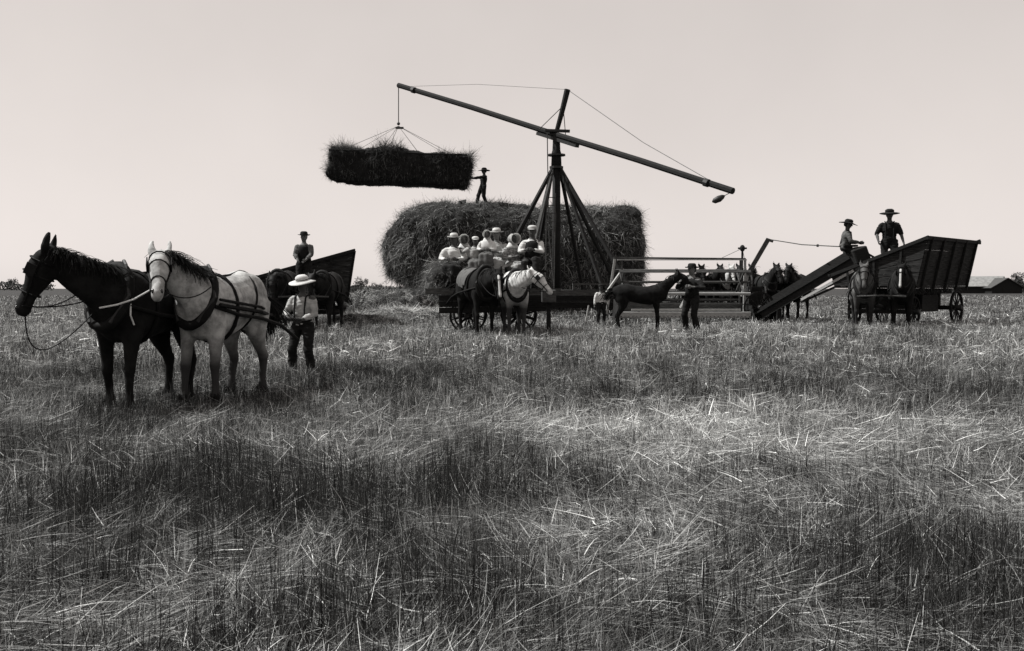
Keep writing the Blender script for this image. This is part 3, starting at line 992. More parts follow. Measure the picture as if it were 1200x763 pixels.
    # hooves
    if detail:
        for hx_, hy_ in hoof_pos:
            bm = bmesh.new()
            loft(bm, [((hx_, hy_, -0.005), 0.076, 0.086), ((hx_ - 0.015, hy_, 0.075), 0.06, 0.066)], V((0, 1, 0)), 14)
            build('hoof', bm, M['hoof'], root, True)
            nf_ = 130
            aa_ = RNG.uniform(0, 2 * np.pi, nf_)
            fb = np.stack([hx_ - 0.05 + np.cos(aa_) * 0.045, hy_ + np.sin(aa_) * 0.045, RNG.uniform(0.10, 0.19, nf_)], -1)
            strips('fetlock_hair', fb, aa_, RNG.uniform(2.2, 2.7, nf_), RNG.uniform(0, 0.5, nf_), RNG.uniform(0.05, 0.11, nf_), np.full(nf_, 0.009), RNG.uniform(0.01, 0.03, nf_), M['hay'], 3, parent=root)
        for q in (-1, 1):
            bm = bmesh.new(); ball(bm, h0 + hd * 0.155 + side_h * q * 0.097 + fwd * 0.055, 0.02, seg=10); build('eye', bm, M['eye'], root, True)
            bm = bmesh.new(); ball(bm, h0 + hd * 0.585 + side_h * q * 0.042 + fwd * 0.052, 0.022, 1, 0.8, 1.2, seg=10); build('nostril', bm, M['eye'], root, True)
    # mane
    cup = lambda kk: V((-math.sin(np_) * math.cos(ny_ * kk), -math.sin(np_) * math.sin(ny_ * kk), math.cos(np_)))
    crest = [base + cup(0) * 0.27 * slim, n1 + cup(0.6) * 0.22 * slim, n2 + cup(1) * 0.165 * slim, poll + cup(1) * 0.12]
    nm_ = 900 if detail else 160
    f = RNG.uniform(0, 2.999, nm_)
    ii = f.astype(int); ff = f - ii
    cr = np.array([list(c) for c in crest])
    bp = cr[ii] * (1 - ff)[:, None] + cr[ii + 1] * ff[:, None]
    bp[:, 1] += RNG.normal(0, 0.02, nm_)
    sgn = np.where(RNG.random(nm_) < 0.85, 1, -1)
    az = sgn * np.pi / 2 + RNG.normal(0, 0.5, nm_) + R(neck[1])
    strips('mane', bp, az, RNG.uniform(1.2, 1.9, nm_), RNG.uniform(0.7, 1.4, nm_), RNG.uniform(0.12, 0.30, nm_), np.full(nm_, 0.012 if detail else 0.03),
           RNG.uniform(0.3, 1, nm_) * (0.03 if mane == 'hair' else 0.3), M['hay'], 5, parent=root, tip=0.4)
    # forelock
    # tail
    nt_ = 700 if detail else 120
    tb = np.array([-0.86, 0, 1.32]) + RNG.normal(0, 0.03, (nt_, 3))
    o = strips('tail', tb, np.pi + RNG.normal(0, 0.35, nt_), RNG.uniform(1.6, 2.2, nt_), RNG.uniform(0.7, 1.1, nt_), RNG.uniform(0.5, 1.0, nt_) * tail_len,
               np.full(nt_, 0.014 if detail else 0.035), RNG.uniform(0.3, 1, nt_) * (0.03 if mane == 'hair' else 0.25), M['hay'], 6, parent=root, tip=0.5)
    if blaze:
        bm = bmesh.new()
        secs = []
        for u_, w_ in ((0.04, 0.02), (0.12, 0.04), (0.28, 0.035), (0.42, 0.035), (0.55, 0.045), (0.61, 0.03)):
            depth = [0.105, 0.142, 0.128, 0.1, 0.094, 0.085][[0.04, 0.12, 0.28, 0.42, 0.55, 0.61].index(u_)]
            secs.append((h0 + hd * u_ + fwd * depth, w_ * 0.75, 0.012))
        loft(bm, secs, side_h, 8)
        build('blaze', bm, M['blaze'], root, True)
    if harness:
        lm = M['leather']
        # collar round the base of the neck
        cc = base + ndir(0) * 0.10 + V((0.0, 0, -0.04))
        upc = V((-math.sin(np_ * 0.8), 0, math.cos(np_ * 0.8)))
        bm = bmesh.new()
        pts = []
        for k in range(22):
            a = 2 * math.pi * k / 22
            pts.append(cc + V((0, 1, 0)) * math.cos(a) * 0.215 * slim + upc * math.sin(a) * 0.345 * slim * (1.0 if math.sin(a) > 0 else 1.02))
        tube(bm, pts, 0.058, 8, closed=True)
        col = build('collar', bm, lm, root, True)
        bm = bmesh.new()
        for q in (-1, 1):
            pp = [cc + upc * 0.41 + V((0, q * 0.06, 0)), cc + upc * 0.36 + V((0.03, q * 0.12, 0)), cc + V((0.04, q * 0.26, 0)), cc - upc * 0.30 + V((0.05, q * 0.12, 0))]
            tube(bm, pp, 0.02, 6)
        build('hames', bm, M['iron'], col)
        # straps: back pad and girth, hip strap, breeching, traces
        def girth(x, off=0.012, r=0.016, lean=0.0, name_='strap', mm=lm):
            _, z, rz, ry = lerp_tab(TORSO, x)
            bm = bmesh.new()
            pts = []
            for k in range(24):
                a = 2 * math.pi * k / 24
                pts.append((x + lean * math.sin(a), (ry + off) * slim ** 0.5 * math.cos(a), z + (rz * slim + off) * math.sin(a)))
            tube(bm, pts, r, 6, closed=True)
            build(name_, bm, mm, root)
        girth(0.20, 0.016, 0.022, 0.0)
        if traces:
            girth(-0.32, 0.012, 0.014, -0.12)
            bm = bmesh.new()
            tube(bm, [(xq, 0, (lambda q_: q_[1] + q_[2] * slim + 0.006)(lerp_tab(TORSO, xq))) for xq in (0.42, 0.3, 0.2, 0.1, 0.0, -0.12, -0.25, -0.37, -0.48, -0.6, -0.7)], 0.014, 6); build('strap', bm, lm, root)
            for q in (-1, 1):
                bm = bmesh.new()
                tube(bm, [cc + V((0.02, q * 0.25, -0.1)), (0.2, q * 0.345, 1.08), (-0.4, q * 0.34, 1.02), (-0.95, q * 0.33, 0.92), (-1.5, q * 0.3, 0.72)], 0.022, 6)
                build('trace', bm, lm, root)
        # bridle
        bm = bmesh.new()
        def hring(u_, ra, rb, r=0.0085):
            c0 = h0 + hd * u_
            tube(bm, [c0 + side_h * math.cos(a) * ra + fwd * math.sin(a) * rb for a in [2 * math.pi * k / 14 for k in range(14)]], r, 5, closed=True)
        hring(0.05, 0.115, 0.145); hring(0.40, 0.075, 0.105); hring(0.20, 0.113, 0.16)
        for q in (-1, 1):
            tube(bm, [h0 + hd * 0.05 + side_h * q * 0.115, h0 + hd * 0.22 + side_h * q * 0.112, h0 + hd * 0.40 + side_h * q * 0.077, h0 + hd * 0.52 + side_h * q * 0.075], 0.012, 5)
            # blinker
            c0 = h0 + hd * 0.16 + side_h * q * 0.125 + fwd * 0.05
            mt = Matrix((hd, side_h, fwd)).transposed()
            box(bm, c0, 0.12, 0.012, 0.11, mt)
        build('bridle', bm, lm, root)
        for q in (-1, 1):
            bm = bmesh.new()
            a_ = h0 + hd * 0.54 + side_h * q * 0.08
            b_ = cc + V((0.05, q * 0.22, 0.12))
            tube(bm, [a_.lerp(b_, u) - V((0, 0, 0.36 * u * (1 - u))) for u in [j / 8 for j in range(9)]], 0.007, 5)
            build('rein', bm, lm, root)
    if group: root['group'] = group
    tag(root, label, 'horse')
    root['_m'] = 0
    del root['_m']
    info = dict(h0=h0, hd=hd, side=side_h, fwd=fwd, poll=poll)
    return root, info


def horse_at(px, d, heading, **kw):
    x = X(px, d)
    return (x, d, gz(x, d)), heading


G_TEAM = None
# foreground team, heading towards the camera and to the left
hf = Vector((-0.56, -0.83)).normalized()
hd1 = math.degrees(math.atan2(hf.y, hf.x))
black, bi = horse('black horse nearest the left edge, head in profile with ears up', (-3.95, 11.4, gz(-3.9, 12.2) - 0.02), (-0.25, -0.97), 0.97, 'coat_black',
                  neck=(30, -46), head=(-66, -74), hooves={'fl': (0.06, 0), 'fr': (-0.1, 0), 'hl': (0.08, 0), 'hr': (-0.05, 0)}, voxel=0.02, detail=True)
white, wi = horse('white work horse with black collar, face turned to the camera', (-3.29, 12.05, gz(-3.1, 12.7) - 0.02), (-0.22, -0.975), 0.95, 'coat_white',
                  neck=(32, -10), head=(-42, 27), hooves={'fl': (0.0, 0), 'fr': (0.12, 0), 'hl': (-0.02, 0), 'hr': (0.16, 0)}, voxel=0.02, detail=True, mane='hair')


# left wagon team
g_h = 'dark horses hitched to the left box wagon'
h, _ = horse('dark horse seen head on left of the man in the pale sun hat', (X(332, 27.0), 27.0, 0.2), (-0.05, -1), 0.95, 'coat_bay', slim=1.12, neck=(8, 8), head=(-72, 12), voxel=0.04)
h2, _ = horse('dark horse seen head on right of the man in the pale sun hat', (X(384, 27.3), 27.3, 0.2), (-0.1, -1), 0.93, 'coat_bay', slim=1.12, neck=(12, -8), head=(-72, -6), voxel=0.04)

# centre team
h3, _ = horse('dark blaze-faced horse with pale cloth on its rump, centre', (X(560, 24.3), 24.3, 0.2), (0.36, -0.93), 0.98, 'coat_black', neck=(10, 0), head=(-60, -10), slim=1.08, blaze=True, voxel=0.035)
bm = bmesh.new()
secs = []
for xx in (-0.72, -0.6, -0.35, -0.1, 0.05):
    _, z, rz, ry = lerp_tab(TORSO, xx)
    secs.append(((xx, 0, z + 0.03), ry + 0.04, rz + 0.012))
loft(bm, secs, n=28)
bmesh.ops.delete(bm, geom=[v for v in bm.verts if v.co.z < 1.12], context='VERTS')
build('cloth', bm, M['cloth_grey'], h3, True)  # thin pale grey shell laid over the rump and back
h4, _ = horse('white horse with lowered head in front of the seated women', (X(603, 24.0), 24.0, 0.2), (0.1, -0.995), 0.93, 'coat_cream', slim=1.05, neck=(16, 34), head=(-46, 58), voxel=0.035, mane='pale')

# colt
colt, _ = horse('slim black colt standing side on beside its handler', (X(752, 26), 26.0, gz(3, 26)), (0.995, -0.1), 0.80, 'coat_black', neck=(38, 6), head=(-52, 10), harness=False,
                slim=0.74, tail_len=0.5, voxel=0.03, hooves={'fl': (0.0, 0), 'fr': (0.06, 0), 'hl': (-0.02, 0), 'hr': (0.05, 0)})

# right wagon team
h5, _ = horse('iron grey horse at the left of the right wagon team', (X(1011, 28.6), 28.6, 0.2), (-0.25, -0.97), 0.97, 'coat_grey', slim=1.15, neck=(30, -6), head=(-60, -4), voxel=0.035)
h6, _ = horse('black horse with long white blaze hitched to the right wagon', (X(1056, 28.4), 28.4, 0.2), (-0.3, -0.95), 0.97, 'coat_black', slim=1.15, neck=(30, -6), head=(-66, -8), blaze=True, voxel=0.035)

# horses behind the header machine: one built, the others copied
GH = 'harnessed horses standing in a row behind the header machine'
hz0, _ = horse('second ears-up dark horse left of the lifting chute', (X(914, 37.5), 37.5, 0.2), (-0.35, -0.93), 0.97, 'coat_bay', neck=(40, 0), head=(-60, 0), voxel=0.04)
hz0['group'] = GH
far_specs = [(878, 38.3, (-0.15, -1), 1.0, 'dark horse just right of the dark horse behind the reel end', None),
             (812, 38.4, (0.1, -1), 1.0, 'dark horse mostly hidden by the colt handler\'s head', None),
             (934, 37.2, (-0.5, -0.87), 1.0, 'dark horse with ears up just left of the lifting chute', None),
             (893, 36.8, (0.2, -0.97), 1.0, 'dark horse directly behind the chute foot and lever pole', None),
             (862, 38.0, (-0.1, -1), 1.0, 'dark horse behind the right end of the reel', None),
             (846, 38.2, (0.1, -1), 1.0, 'pale horse between two dark ones behind the reel', 'coat_cream'),
             (828, 38.0, (0.25, -1), 1.0, 'dark horse peeking over the reel right of the colt handler', None)]
for px_, d_, hv_, s_, lb_, ct in far_specs:
    c = copy_tree(hz0)
    c.location = (X(px_, d_), d_, 0.2)
    c.scale = (s_, s_, s_)
    c.rotation_euler = (0, 0, math.atan2(hv_[1], hv_[0]))
    c['label'] = lb_
    c['group'] = GH
    if ct:
        c.data = c.data.copy()
        c.data.materials.clear(); c.data.materials.append(M[ct])


# ------------------------------------------------------------------ people
def ik(a, b, l1, l2, pole):
    a, b, pole = Vector(a), Vector(b), Vector(pole)
    d = b - a
    L = min(d.length, (l1 + l2) * 0.998)
    dn = d.normalized()
    b2 = a + dn * L
    x = (l1 * l1 - l2 * l2 + L * L) / (2 * L)
    h = math.sqrt(max(l1 * l1 - x * x, 0))
    pp = pole - dn * pole.dot(dn)
    if pp.length < 1e-4: pp = dn.orthogonal()
    return a + dn * x + pp.normalized() * h, b2


def person(label, loc, facing, H=1.7, pelvis=(0, 0.93), lean=0, hands=None, feet=None, head=(0, 0), hat='felt', hatm='felt_dark',
           shirt='cloth_grey', bottom='cloth_dark', skirt=False, skin='skin', voxel=0.018, vest=None, suspenders=False, armpole=None, group=None, short=False, scarf=None, cape=False):
    """local frame: +X is where the person faces, +Y their left; sizes in units of a 1.75 m body"""
    V = Vector
    k = H / 1.75
    pel = V((pelvis[0], 0, pelvis[1]))
    la = R(lean)
    up = V((math.sin(la), 0, math.cos(la)))
    nb = pel + up * 0.52
    hc = nb + up * 0.075 + V((0.015, 0, 0.115))
    feet = feet or {1: (0.02, 0.12, 0.08), -1: (0.0, -0.12, 0.08)}
    hands = hands or {1: (0.05, 0.27, 0.80), -1: (0.05, -0.27, 0.80)}
    jt = {}
    for q in (1, -1):
        hip = pel + V((0, q * 0.09, -0.02))
        sh = nb + V((0, q * 0.165, 0)) - up * 0.065
        knee, ank = ik(hip, feet[q], 0.44, 0.42, V((1, q * 0.05, 0.1)))
        ap = armpole[q] if armpole else V((-0.6, q * 0.7, -0.5))
        elb, wr = ik(sh, hands[q], 0.29, 0.26, ap)
        jt[q] = (hip, knee, ank, sh, elb, wr)
    hy, hp = R(head[0]), R(head[1])
    hf_ = V((math.cos(hy) * math.cos(hp), math.sin(hy) * math.cos(hp), math.sin(hp)))
    hs_ = V((-math.sin(hy), math.cos(hy), 0))
    hu_ = hf_.cross(hs_).normalized()
    Y = V((0, 1, 0))
    bm = bmesh.new()
    loft(bm, [(pel - up * 0.1, 0.12, 0.08), (pel - up * 0.02, 0.16, 0.11), (pel + up * 0.12, 0.13, 0.09), (pel + up * 0.3, 0.155, 0.105), (pel + up * 0.43, 0.17, 0.10), (nb - up * 0.02, 0.10, 0.075), (nb + up * 0.02, 0.06, 0.06)], Y, 16)
    loft(bm, [(nb - up * 0.04, 0.062, 0.065), (nb + up * 0.03, 0.052, 0.055), (hc - hu_ * 0.05, 0.05, 0.055)], Y, 12)
    loft(bm, [(hc - hu_ * 0.125 + hf_ * 0.045, 0.028, 0.03), (hc - hu_ * 0.11 + hf_ * 0.035, 0.045, 0.048), (hc - hu_ * 0.07 + hf_ * 0.02, 0.06, 0.075), (hc - hu_ * 0.02 + hf_ * 0.005, 0.07, 0.09),
              (hc + hu_ * 0.04, 0.075, 0.098), (hc + hu_ * 0.085 - hf_ * 0.005, 0.065, 0.085), (hc + hu_ * 0.118 - hf_ * 0.01, 0.03, 0.045)], hs_, 16)
    for q in (1, -1):
        hip, knee, ank, sh, elb, wr = jt[q]
        loft(bm, [(sh - Y * q * 0.04, 0.06, 0.06), (sh, 0.056, 0.058), (sh.lerp(elb, 0.5), 0.046, 0.048), (elb, 0.039, 0.04), (elb.lerp(wr, 0.35), 0.038, 0.04), (wr, 0.026, 0.03), (wr + (wr - elb).normalized() * 0.03, 0.026, 0.03)], V((0.1, 0.9, 0.3)), 10)
        loft(bm, [(hip + V((0, 0, 0.03)), 0.085, 0.09), (hip.lerp(knee, 0.3), 0.08, 0.085), (knee, 0.055, 0.058), (knee.lerp(ank, 0.35), 0.052, 0.058), (ank, 0.036, 0.04)], Y, 12)
        ball(bm, hc + hs_ * q * 0.074 - hu_ * 0.01 - hf_ * 0.005, 0.02, 0.6, 0.6, 1.1, 8)
    def extra(b2):
        # nose, lips, then hands with five fingers
        for f in b2.faces: f.material_index = 0
        loft(b2, [(hc + hf_ * 0.085 + hu_ * 0.03, 0.008, 0.008), (hc + hf_ * 0.108 - hu_ * 0.02, 0.015, 0.014), (hc + hf_ * 0.09 - hu_ * 0.035, 0.012, 0.01)], hs_, 8)
        loft(b2, [(hc + hf_ * 0.082 - hu_ * 0.062 - hs_ * 0.024, 0.004, 0.004), (hc + hf_ * 0.092 - hu_ * 0.062, 0.008, 0.008), (hc + hf_ * 0.082 - hu_ * 0.062 + hs_ * 0.024, 0.004, 0.004)], hu_, 6)
        n0 = len(b2.faces)
        for q in (1, -1):
            hip, knee, ank, sh, elb, wr = jt[q]
            f = (wr - elb).normalized()
            pn = V((0, -q, 0)) - f * f.dot(V((0, -q, 0)))
            pn = pn.normalized() if pn.length > 0.1 else V((0, 0, -1))
            ac = f.cross(pn).normalized()
            if ac.x < 0: ac = -ac
            loft(b2, [(wr, 0.028, 0.022), (wr + f * 0.05, 0.042, 0.017), (wr + f * 0.095, 0.042, 0.015)], ac, 10)
            for i, (o, l) in enumerate(((0.030, 0.066), (0.010, 0.078), (-0.010, 0.072), (-0.029, 0.056))):
                a = wr + f * 0.09 + ac * o
                b = a + f * l * 0.45 + pn * l * 0.12
                c_ = b + f * l * 0.25 + pn * l * 0.30
                tube(b2, [a, b, c_], 0.0092, 6, 0.007)
            a = wr + f * 0.03 + ac * 0.032
            tube(b2, [a, a + f * 0.03 + ac * 0.025 + pn * 0.01, a + f * 0.06 + ac * 0.022 + pn * 0.03], 0.011, 6, 0.008)
        for q in (1, -1):
            s0 = len(b2.faces)
            ball(b2, hc + hf_ * 0.082 + hu_ * 0.02 + hs_ * q * 0.032, 0.012, seg=8)
            b2.faces.ensure_lookup_table()
            for ff in b2.faces[s0:]: ff.material_index = 1
    me = remesh(bm, 0.016, 2, extra)
    root = bpy.data.objects.new('person', me)
    COL.objects.link(root)
    me.materials.append(M[skin]); me.materials.append(M['eye'])
    root.location = loc
    fat = 1.0 if H < 1.5 else 1.07
    root.scale = (k * 1.1 * fat, k * 1.14 * fat, k)
    root.rotation_euler = (0, 0, math.atan2(facing[1], facing[0]))
    tag(root, label, 'person', group)
    # hair
    bm = bmesh.new()
    loft(bm, [(hc + hu_ * 0.125 - hf_ * 0.015, 0.03, 0.045), (hc + hu_ * 0.09 - hf_ * 0.015, 0.073, 0.09), (hc + hu_ * 0.03 - hf_ * 0.03, 0.081, 0.085), (hc - hu_ * 0.03 - hf_ * 0.04, 0.074, 0.07), (hc - hu_ * 0.075 - hf_ * 0.05, 0.05, 0.04)], hs_, 14)
    build('hair', bm, M['hair'], root, True)
    # shirt / bodice
    bm = bmesh.new()
    wz = 0.0
    wst = 0.145 if not skirt else 0.125
    loft(bm, [(pel + up * (wz - 0.02), wst + 0.02, 0.115), (pel + up * 0.12, wst, 0.108), (pel + up * 0.28, 0.175, 0.125), (pel + up * 0.40, 0.18, 0.12), (nb - up * 0.05, 0.14, 0.095), (nb - up * 0.01, 0.08, 0.075), (nb + up * 0.02, 0.066, 0.066)], Y, 18)
    puff = 1.2 if skirt else 1.0
    for q in (1, -1):
        hip, knee, ank, sh, elb, wr = jt[q]
        e_ = elb.lerp(wr, 0.82 if not short else 0.12)
        loft(bm, [(sh - Y * q * 0.05, 0.055, 0.06), (sh - V((0, 0, 0.02)), 0.06, 0.066), (sh.lerp(elb, 0.2), 0.064 * puff, 0.068 * puff), (sh.lerp(elb, 0.5), 0.063 * puff, 0.066 * puff), (elb, 0.056 * puff, 0.058 * puff), (e_.lerp(elb, 0.4), 0.052, 0.055), (e_, 0.038, 0.042)], V((0.1, 0.9, 0.3)), 12)
    me = remesh(bm, voxel, 2)
    for v in me.vertices:
        v.co += v.normal * (noise.noise(v.co * 8) * 0.014 + noise.noise(Vector((v.co.x * 14, v.co.y * 14, v.co.z * 34))) * 0.011)
    link_mesh('shirt' if not skirt else 'bodice', me, M[shirt], root, True)
    if vest:
        bm = bmesh.new()
        loft(bm, [(pel + up * 0.0, 0.172, 0.135), (pel + up * 0.14, 0.158, 0.128), (pel + up * 0.3, 0.182, 0.14), (pel + up * 0.41, 0.165, 0.13), (nb - up * 0.04, 0.10, 0.10)], Y, 16)
        build('vest', bm, M[vest], root, True)
    if suspenders:
        for q in (1, -1):
            bm = bmesh.new()
            tube(bm, [pel + V((0.125, q * 0.08, 0.05)), pel + up * 0.28 + V((0.135, q * 0.085, 0)), nb + V((0.09, q * 0.09, -0.04)), nb + V((0, q * 0.10, 0.012)), nb + V((-0.1, q * 0.06, -0.08)), pel + V((-0.12, q * 0.03, 0.1))], 0.014, 5)
            build('suspender', bm, M['cloth_dark'], root)
    if not skirt:
        bm = bmesh.new()
        loft(bm, [(pel - up * 0.10, 0.10, 0.08), (pel - up * 0.03, 0.168, 0.125), (pel + up * 0.06, 0.158, 0.12), (pel + up * 0.10, 0.15, 0.116)], Y, 16)
        for q in (1, -1):
            hip, knee, ank, sh, elb, wr = jt[q]
            loft(bm, [(hip + V((0, 0, 0.03)), 0.092, 0.105), (hip.lerp(knee, 0.3), 0.095, 0.10), (hip.lerp(knee, 0.75), 0.078, 0.082), (knee, 0.074, 0.076), (knee.lerp(ank, 0.5), 0.07, 0.074), (ank + V((0, 0, 0.0)), 0.062, 0.072)], Y, 14)
        me = remesh(bm, voxel, 2)
        for v in me.vertices:
            v.co += v.normal * (noise.noise(v.co * 7 + V((5, 5, 5))) * 0.016 + noise.noise(Vector((v.co.x * 12, v.co.y * 12, v.co.z * 30))) * 0.012)
        link_mesh('trousers', me, M[bottom], root, True)
    else:
        bm = bmesh.new()
        kk = (jt[1][1] + jt[-1][1]) / 2
        aa = (jt[1][2] + jt[-1][2]) / 2
        if kk.z > pel.z - 0.2:      # seated
            loft(bm, [(pel + V((-0.10, 0, 0.02)), 0.17, 0.12), (pel + V((0.02, 0, 0.0)), 0.21, 0.15), (pel.lerp(kk, 0.6), 0.22, 0.13), (kk + V((0.03, 0, -0.02)), 0.22, 0.12), (kk.lerp(aa, 0.4) + V((0.03, 0, 0)), 0.24, 0.15), (aa + V((0, 0, 0.08)), 0.27, 0.18)], Y, 16)
            loft(bm, [(pel + up * 0.14, 0.13, 0.112), (pel + up * 0.0, 0.18, 0.16), (pel - up * 0.08, 0.19, 0.17)], Y, 16)
        else:
            loft(bm, [(pel + up * 0.12, 0.13, 0.112), (pel, 0.19, 0.16), (pel.lerp(aa, 0.5), 0.26, 0.24), (aa + V((0, 0, 0.03)), 0.34, 0.32)], Y, 20)
        me = remesh(bm, voxel * 1.2, 1)
        for v in me.vertices:
            an = math.atan2(v.co.y, v.co.x - kk.x * 0.5)
            v.co += v.normal * (math.sin(an * 11) * 0.012 + noise.noise(v.co * 5) * 0.015)
        link_mesh('skirt', me, M[bottom], root, True)
    for q in (1, -1):
        hip, knee, ank, sh, elb, wr = jt[q]
        bm = bmesh.new()
        loft(bm, [(ank + V((-0.055, 0, -0.045)), 0.032, 0.03), (ank + V((0.0, 0, -0.035)), 0.045, 0.045), (ank + V((0.08, 0, -0.05)), 0.048, 0.032), (ank + V((0.16, 0, -0.055)), 0.045, 0.025), (ank + V((0.2, 0, -0.058)), 0.02, 0.015)], Y, 12)
        loft(bm, [(ank + V((0, 0, -0.05)), 0.045, 0.048), (ank + V((0, 0, 0.08)), 0.048, 0.052)], Y, 12)
        build('boot', bm, M['leather'], root, True)
    # hats
    hb = hc + hu_ * 0.065 - hf_ * 0.005
    if hat in ('felt', 'wide', 'sun'):
        br = {'felt': 0.145, 'wide': 0.22, 'sun': 0.205}[hat]
        bm = bmesh.new()
        drop = {'felt': 0.0, 'wide': -0.035, 'sun': -0.035}[hat]
        n = 24
        prof = [(0.0, 0.105), (0.05, 0.103), (0.08, 0.085), (0.09, 0.03), (0.09, 0.008), (br * 0.75, 0.0 + drop * 0.4), (br, drop + 0.004), (br, drop - 0.008), (br * 0.75, -0.010 + drop * 0.4), (0.08, -0.004), (0.0, -0.002)]
        if hat in ('sun', 'wide'): prof[0:4] = [(0.0, 0.125), (0.055, 0.098), (0.092, 0.07), (0.102, 0.03)]
        rings = []
        for r_, z_ in prof[1:-1]:
            rings.append([bm.verts.new(hb + hs_ * math.cos(2 * math.pi * j / n) * r_ + hf_ * math.sin(2 * math.pi * j / n) * r_ * 1.08 + hu_ * (z_ + 0.012 * math.cos(4 * math.pi * j / n) * (r_ > 0.1))) for j in range(n)])
        for a, b in zip(rings, rings[1:]):
            for j in range(n):
                bm.faces.new((a[j], a[(j + 1) % n], b[(j + 1) % n], b[j]))
        bm.faces.new(rings[0]); bm.faces.new(rings[-1][::-1])
        ht = build('hat', bm, M[hatm], root, True)
        bm = bmesh.new()
        tube(bm, [hb + hs_ * math.cos(2 * math.pi * j / 20) * 0.091 + hf_ * math.sin(2 * math.pi * j / 20) * 0.098 + hu_ * 0.018 for j in range(20)], 0.009, 5, closed=True)
        build('hat_band', bm, M['felt_dark'], ht)
    elif hat == 'cap':
        bm = bmesh.new()
        loft(bm, [(hb + hu_ * 0.085, 0.03, 0.035), (hb + hu_ * 0.075, 0.07, 0.08), (hb + hu_ * 0.04, 0.098, 0.112), (hb - hu_ * 0.002, 0.094, 0.106), (hb - hu_ * 0.02, 0.086, 0.098)], hs_, 18)
        cp = build('cap', bm, M[hatm], root, True)
        bm = bmesh.new()
        loft(bm, [(hb - hu_ * 0.012 + hf_ * 0.07, 0.075, 0.01), (hb - hu_ * 0.02 + hf_ * 0.12, 0.065, 0.008), (hb - hu_ * 0.03 + hf_ * 0.15, 0.03, 0.006)], hs_, 12)
        build('peak', bm, M[hatm], cp, True)
    elif hat == 'bonnet':
        bm = bmesh.new()
        n = 20
        # shell open at the face: rings from the back of the head to a projecting frill
        secs = ((-0.11, 0.05), (-0.095, 0.10), (-0.03, 0.125), (0.04, 0.125), (0.09, 0.115), (0.14, 0.118), (0.155, 0.135)) if hat == 'bonnet' else ((-0.09, 0.05), (-0.075, 0.09), (-0.02, 0.105), (0.03, 0.10), (0.055, 0.108))
        rings = []
        for f_, r_ in secs:
            rings.append([bm.verts.new(hc + hu_ * (0.012 if hat == 'bonnet' else 0.04) + hf_ * f_ + (hs_ * math.cos(2 * math.pi * j / n) * r_ * 0.92 + hu_ * math.sin(2 * math.pi * j / n) * r_ * (1.12 if hat == 'bonnet' else 0.9)) * (1 + 0.04 * math.cos(j * 2.1 * math.pi / 2))) for j in range(n)])
        for a, b in zip(rings, rings[1:]):
            for j in range(n):
                if hat == 'cap' and b is not rings[1] and math.sin(2 * math.pi * (j + .5) / n) < -0.3: continue
                bm.faces.new((a[j], a[(j + 1) % n], b[(j + 1) % n], b[j]))
        bm.faces.new(rings[0][::-1])
        bmesh.ops.solidify(bm, geom=bm.faces[:], thickness=0.01)
        bn = build('bonnet' if hat == 'bonnet' else 'cap', bm, M[hatm], root, True)
        if hat == 'bonnet':
            bm = bmesh.new()
            loft(bm, [(hc - hu_ * 0.09 - hf_ * 0.02, 0.09, 0.08), (nb + up * 0.01 - hf_ * 0.02, 0.13, 0.10), (nb - up * 0.07 - V((0.01, 0, 0)), 0.19, 0.13)], hs_, 16)
            build('bonnet_cape', bm, M[hatm], bn, True)
    if cape:
        bm = bmesh.new()
        loft(bm, [(nb + up * 0.02, 0.075, 0.075), (nb - up * 0.05, 0.21, 0.14), (nb - up * 0.22, 0.26, 0.17), (nb - up * 0.34, 0.27, 0.18)], Y, 20)
        build('cape', bm, M[shirt], root, True)
    return root


# the man holding the lines beside the white horse
MX, MY = X(355, 15.6), 15.6
boy = person('man in pale sun hat and dark trousers holding the horses\' lines', (MX, MY, gz(MX, MY)), (-0.25, -1), 1.45, hands={1: (0.28, 0.10, 1.02), -1: (0.30, -0.12, 1.06)},
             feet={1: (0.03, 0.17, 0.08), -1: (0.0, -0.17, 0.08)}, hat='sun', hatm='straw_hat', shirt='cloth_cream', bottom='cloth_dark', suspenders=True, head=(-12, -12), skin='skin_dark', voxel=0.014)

# driver of the left wagon
person('driver in dark overalls and felt hat standing on the left wagon', (X(356, 29.0), 29.1, P(356, 345, 29.0).z + 0.0), (0, -1), 1.66, hands={1: (0.32, 0.1, 0.98), -1: (0.32, -0.1, 0.98)},
       hat='felt', shirt='cloth_grey', bottom='cloth_dark', vest='cloth_dark', skin='skin', voxel=0.022)
# man on the stack
sp = P(566, 239, 49.3)
person('man in dark clothes on top of the haystack reaching to the bundle', (sp.x, sp.y, sp.z - 0.12), (-0.85, -0.45), 1.74, hands={1: (0.52, 0.12, 1.28), -1: (0.54, -0.05, 1.26)}, feet={1: (-0.12, 0.12, 0.08), -1: (0.2, -0.12, 0.08)},
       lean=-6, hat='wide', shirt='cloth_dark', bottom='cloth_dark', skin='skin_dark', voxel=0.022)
# colt handler
person('man in dark suit and broad hat holding the black colt', (X(811, 26.1), 26.1, gz(4.3, 26.1)), (-0.75, -0.66), 1.66, hands={1: (0.26, 0.2, 1.2), -1: (0.34, -0.08, 1.30)}, feet={1: (0.05, 0.19, 0.08), -1: (-0.05, -0.19, 0.08)},
       hat='felt', shirt='cloth_dark', bottom='cloth_dark', vest='cloth_dark', skin='skin', voxel=0.022)
# child in white shirt at the derrick
person('child in white shirt and dark cap standing at the derrick foot', (X(704, 32), 32.0, 0.2), (0.2, -1), 1.2, hat='cap', hatm='felt_dark', shirt='cloth_white', bottom='cloth_dark', short=False, skin='skin_dark', voxel=0.022)
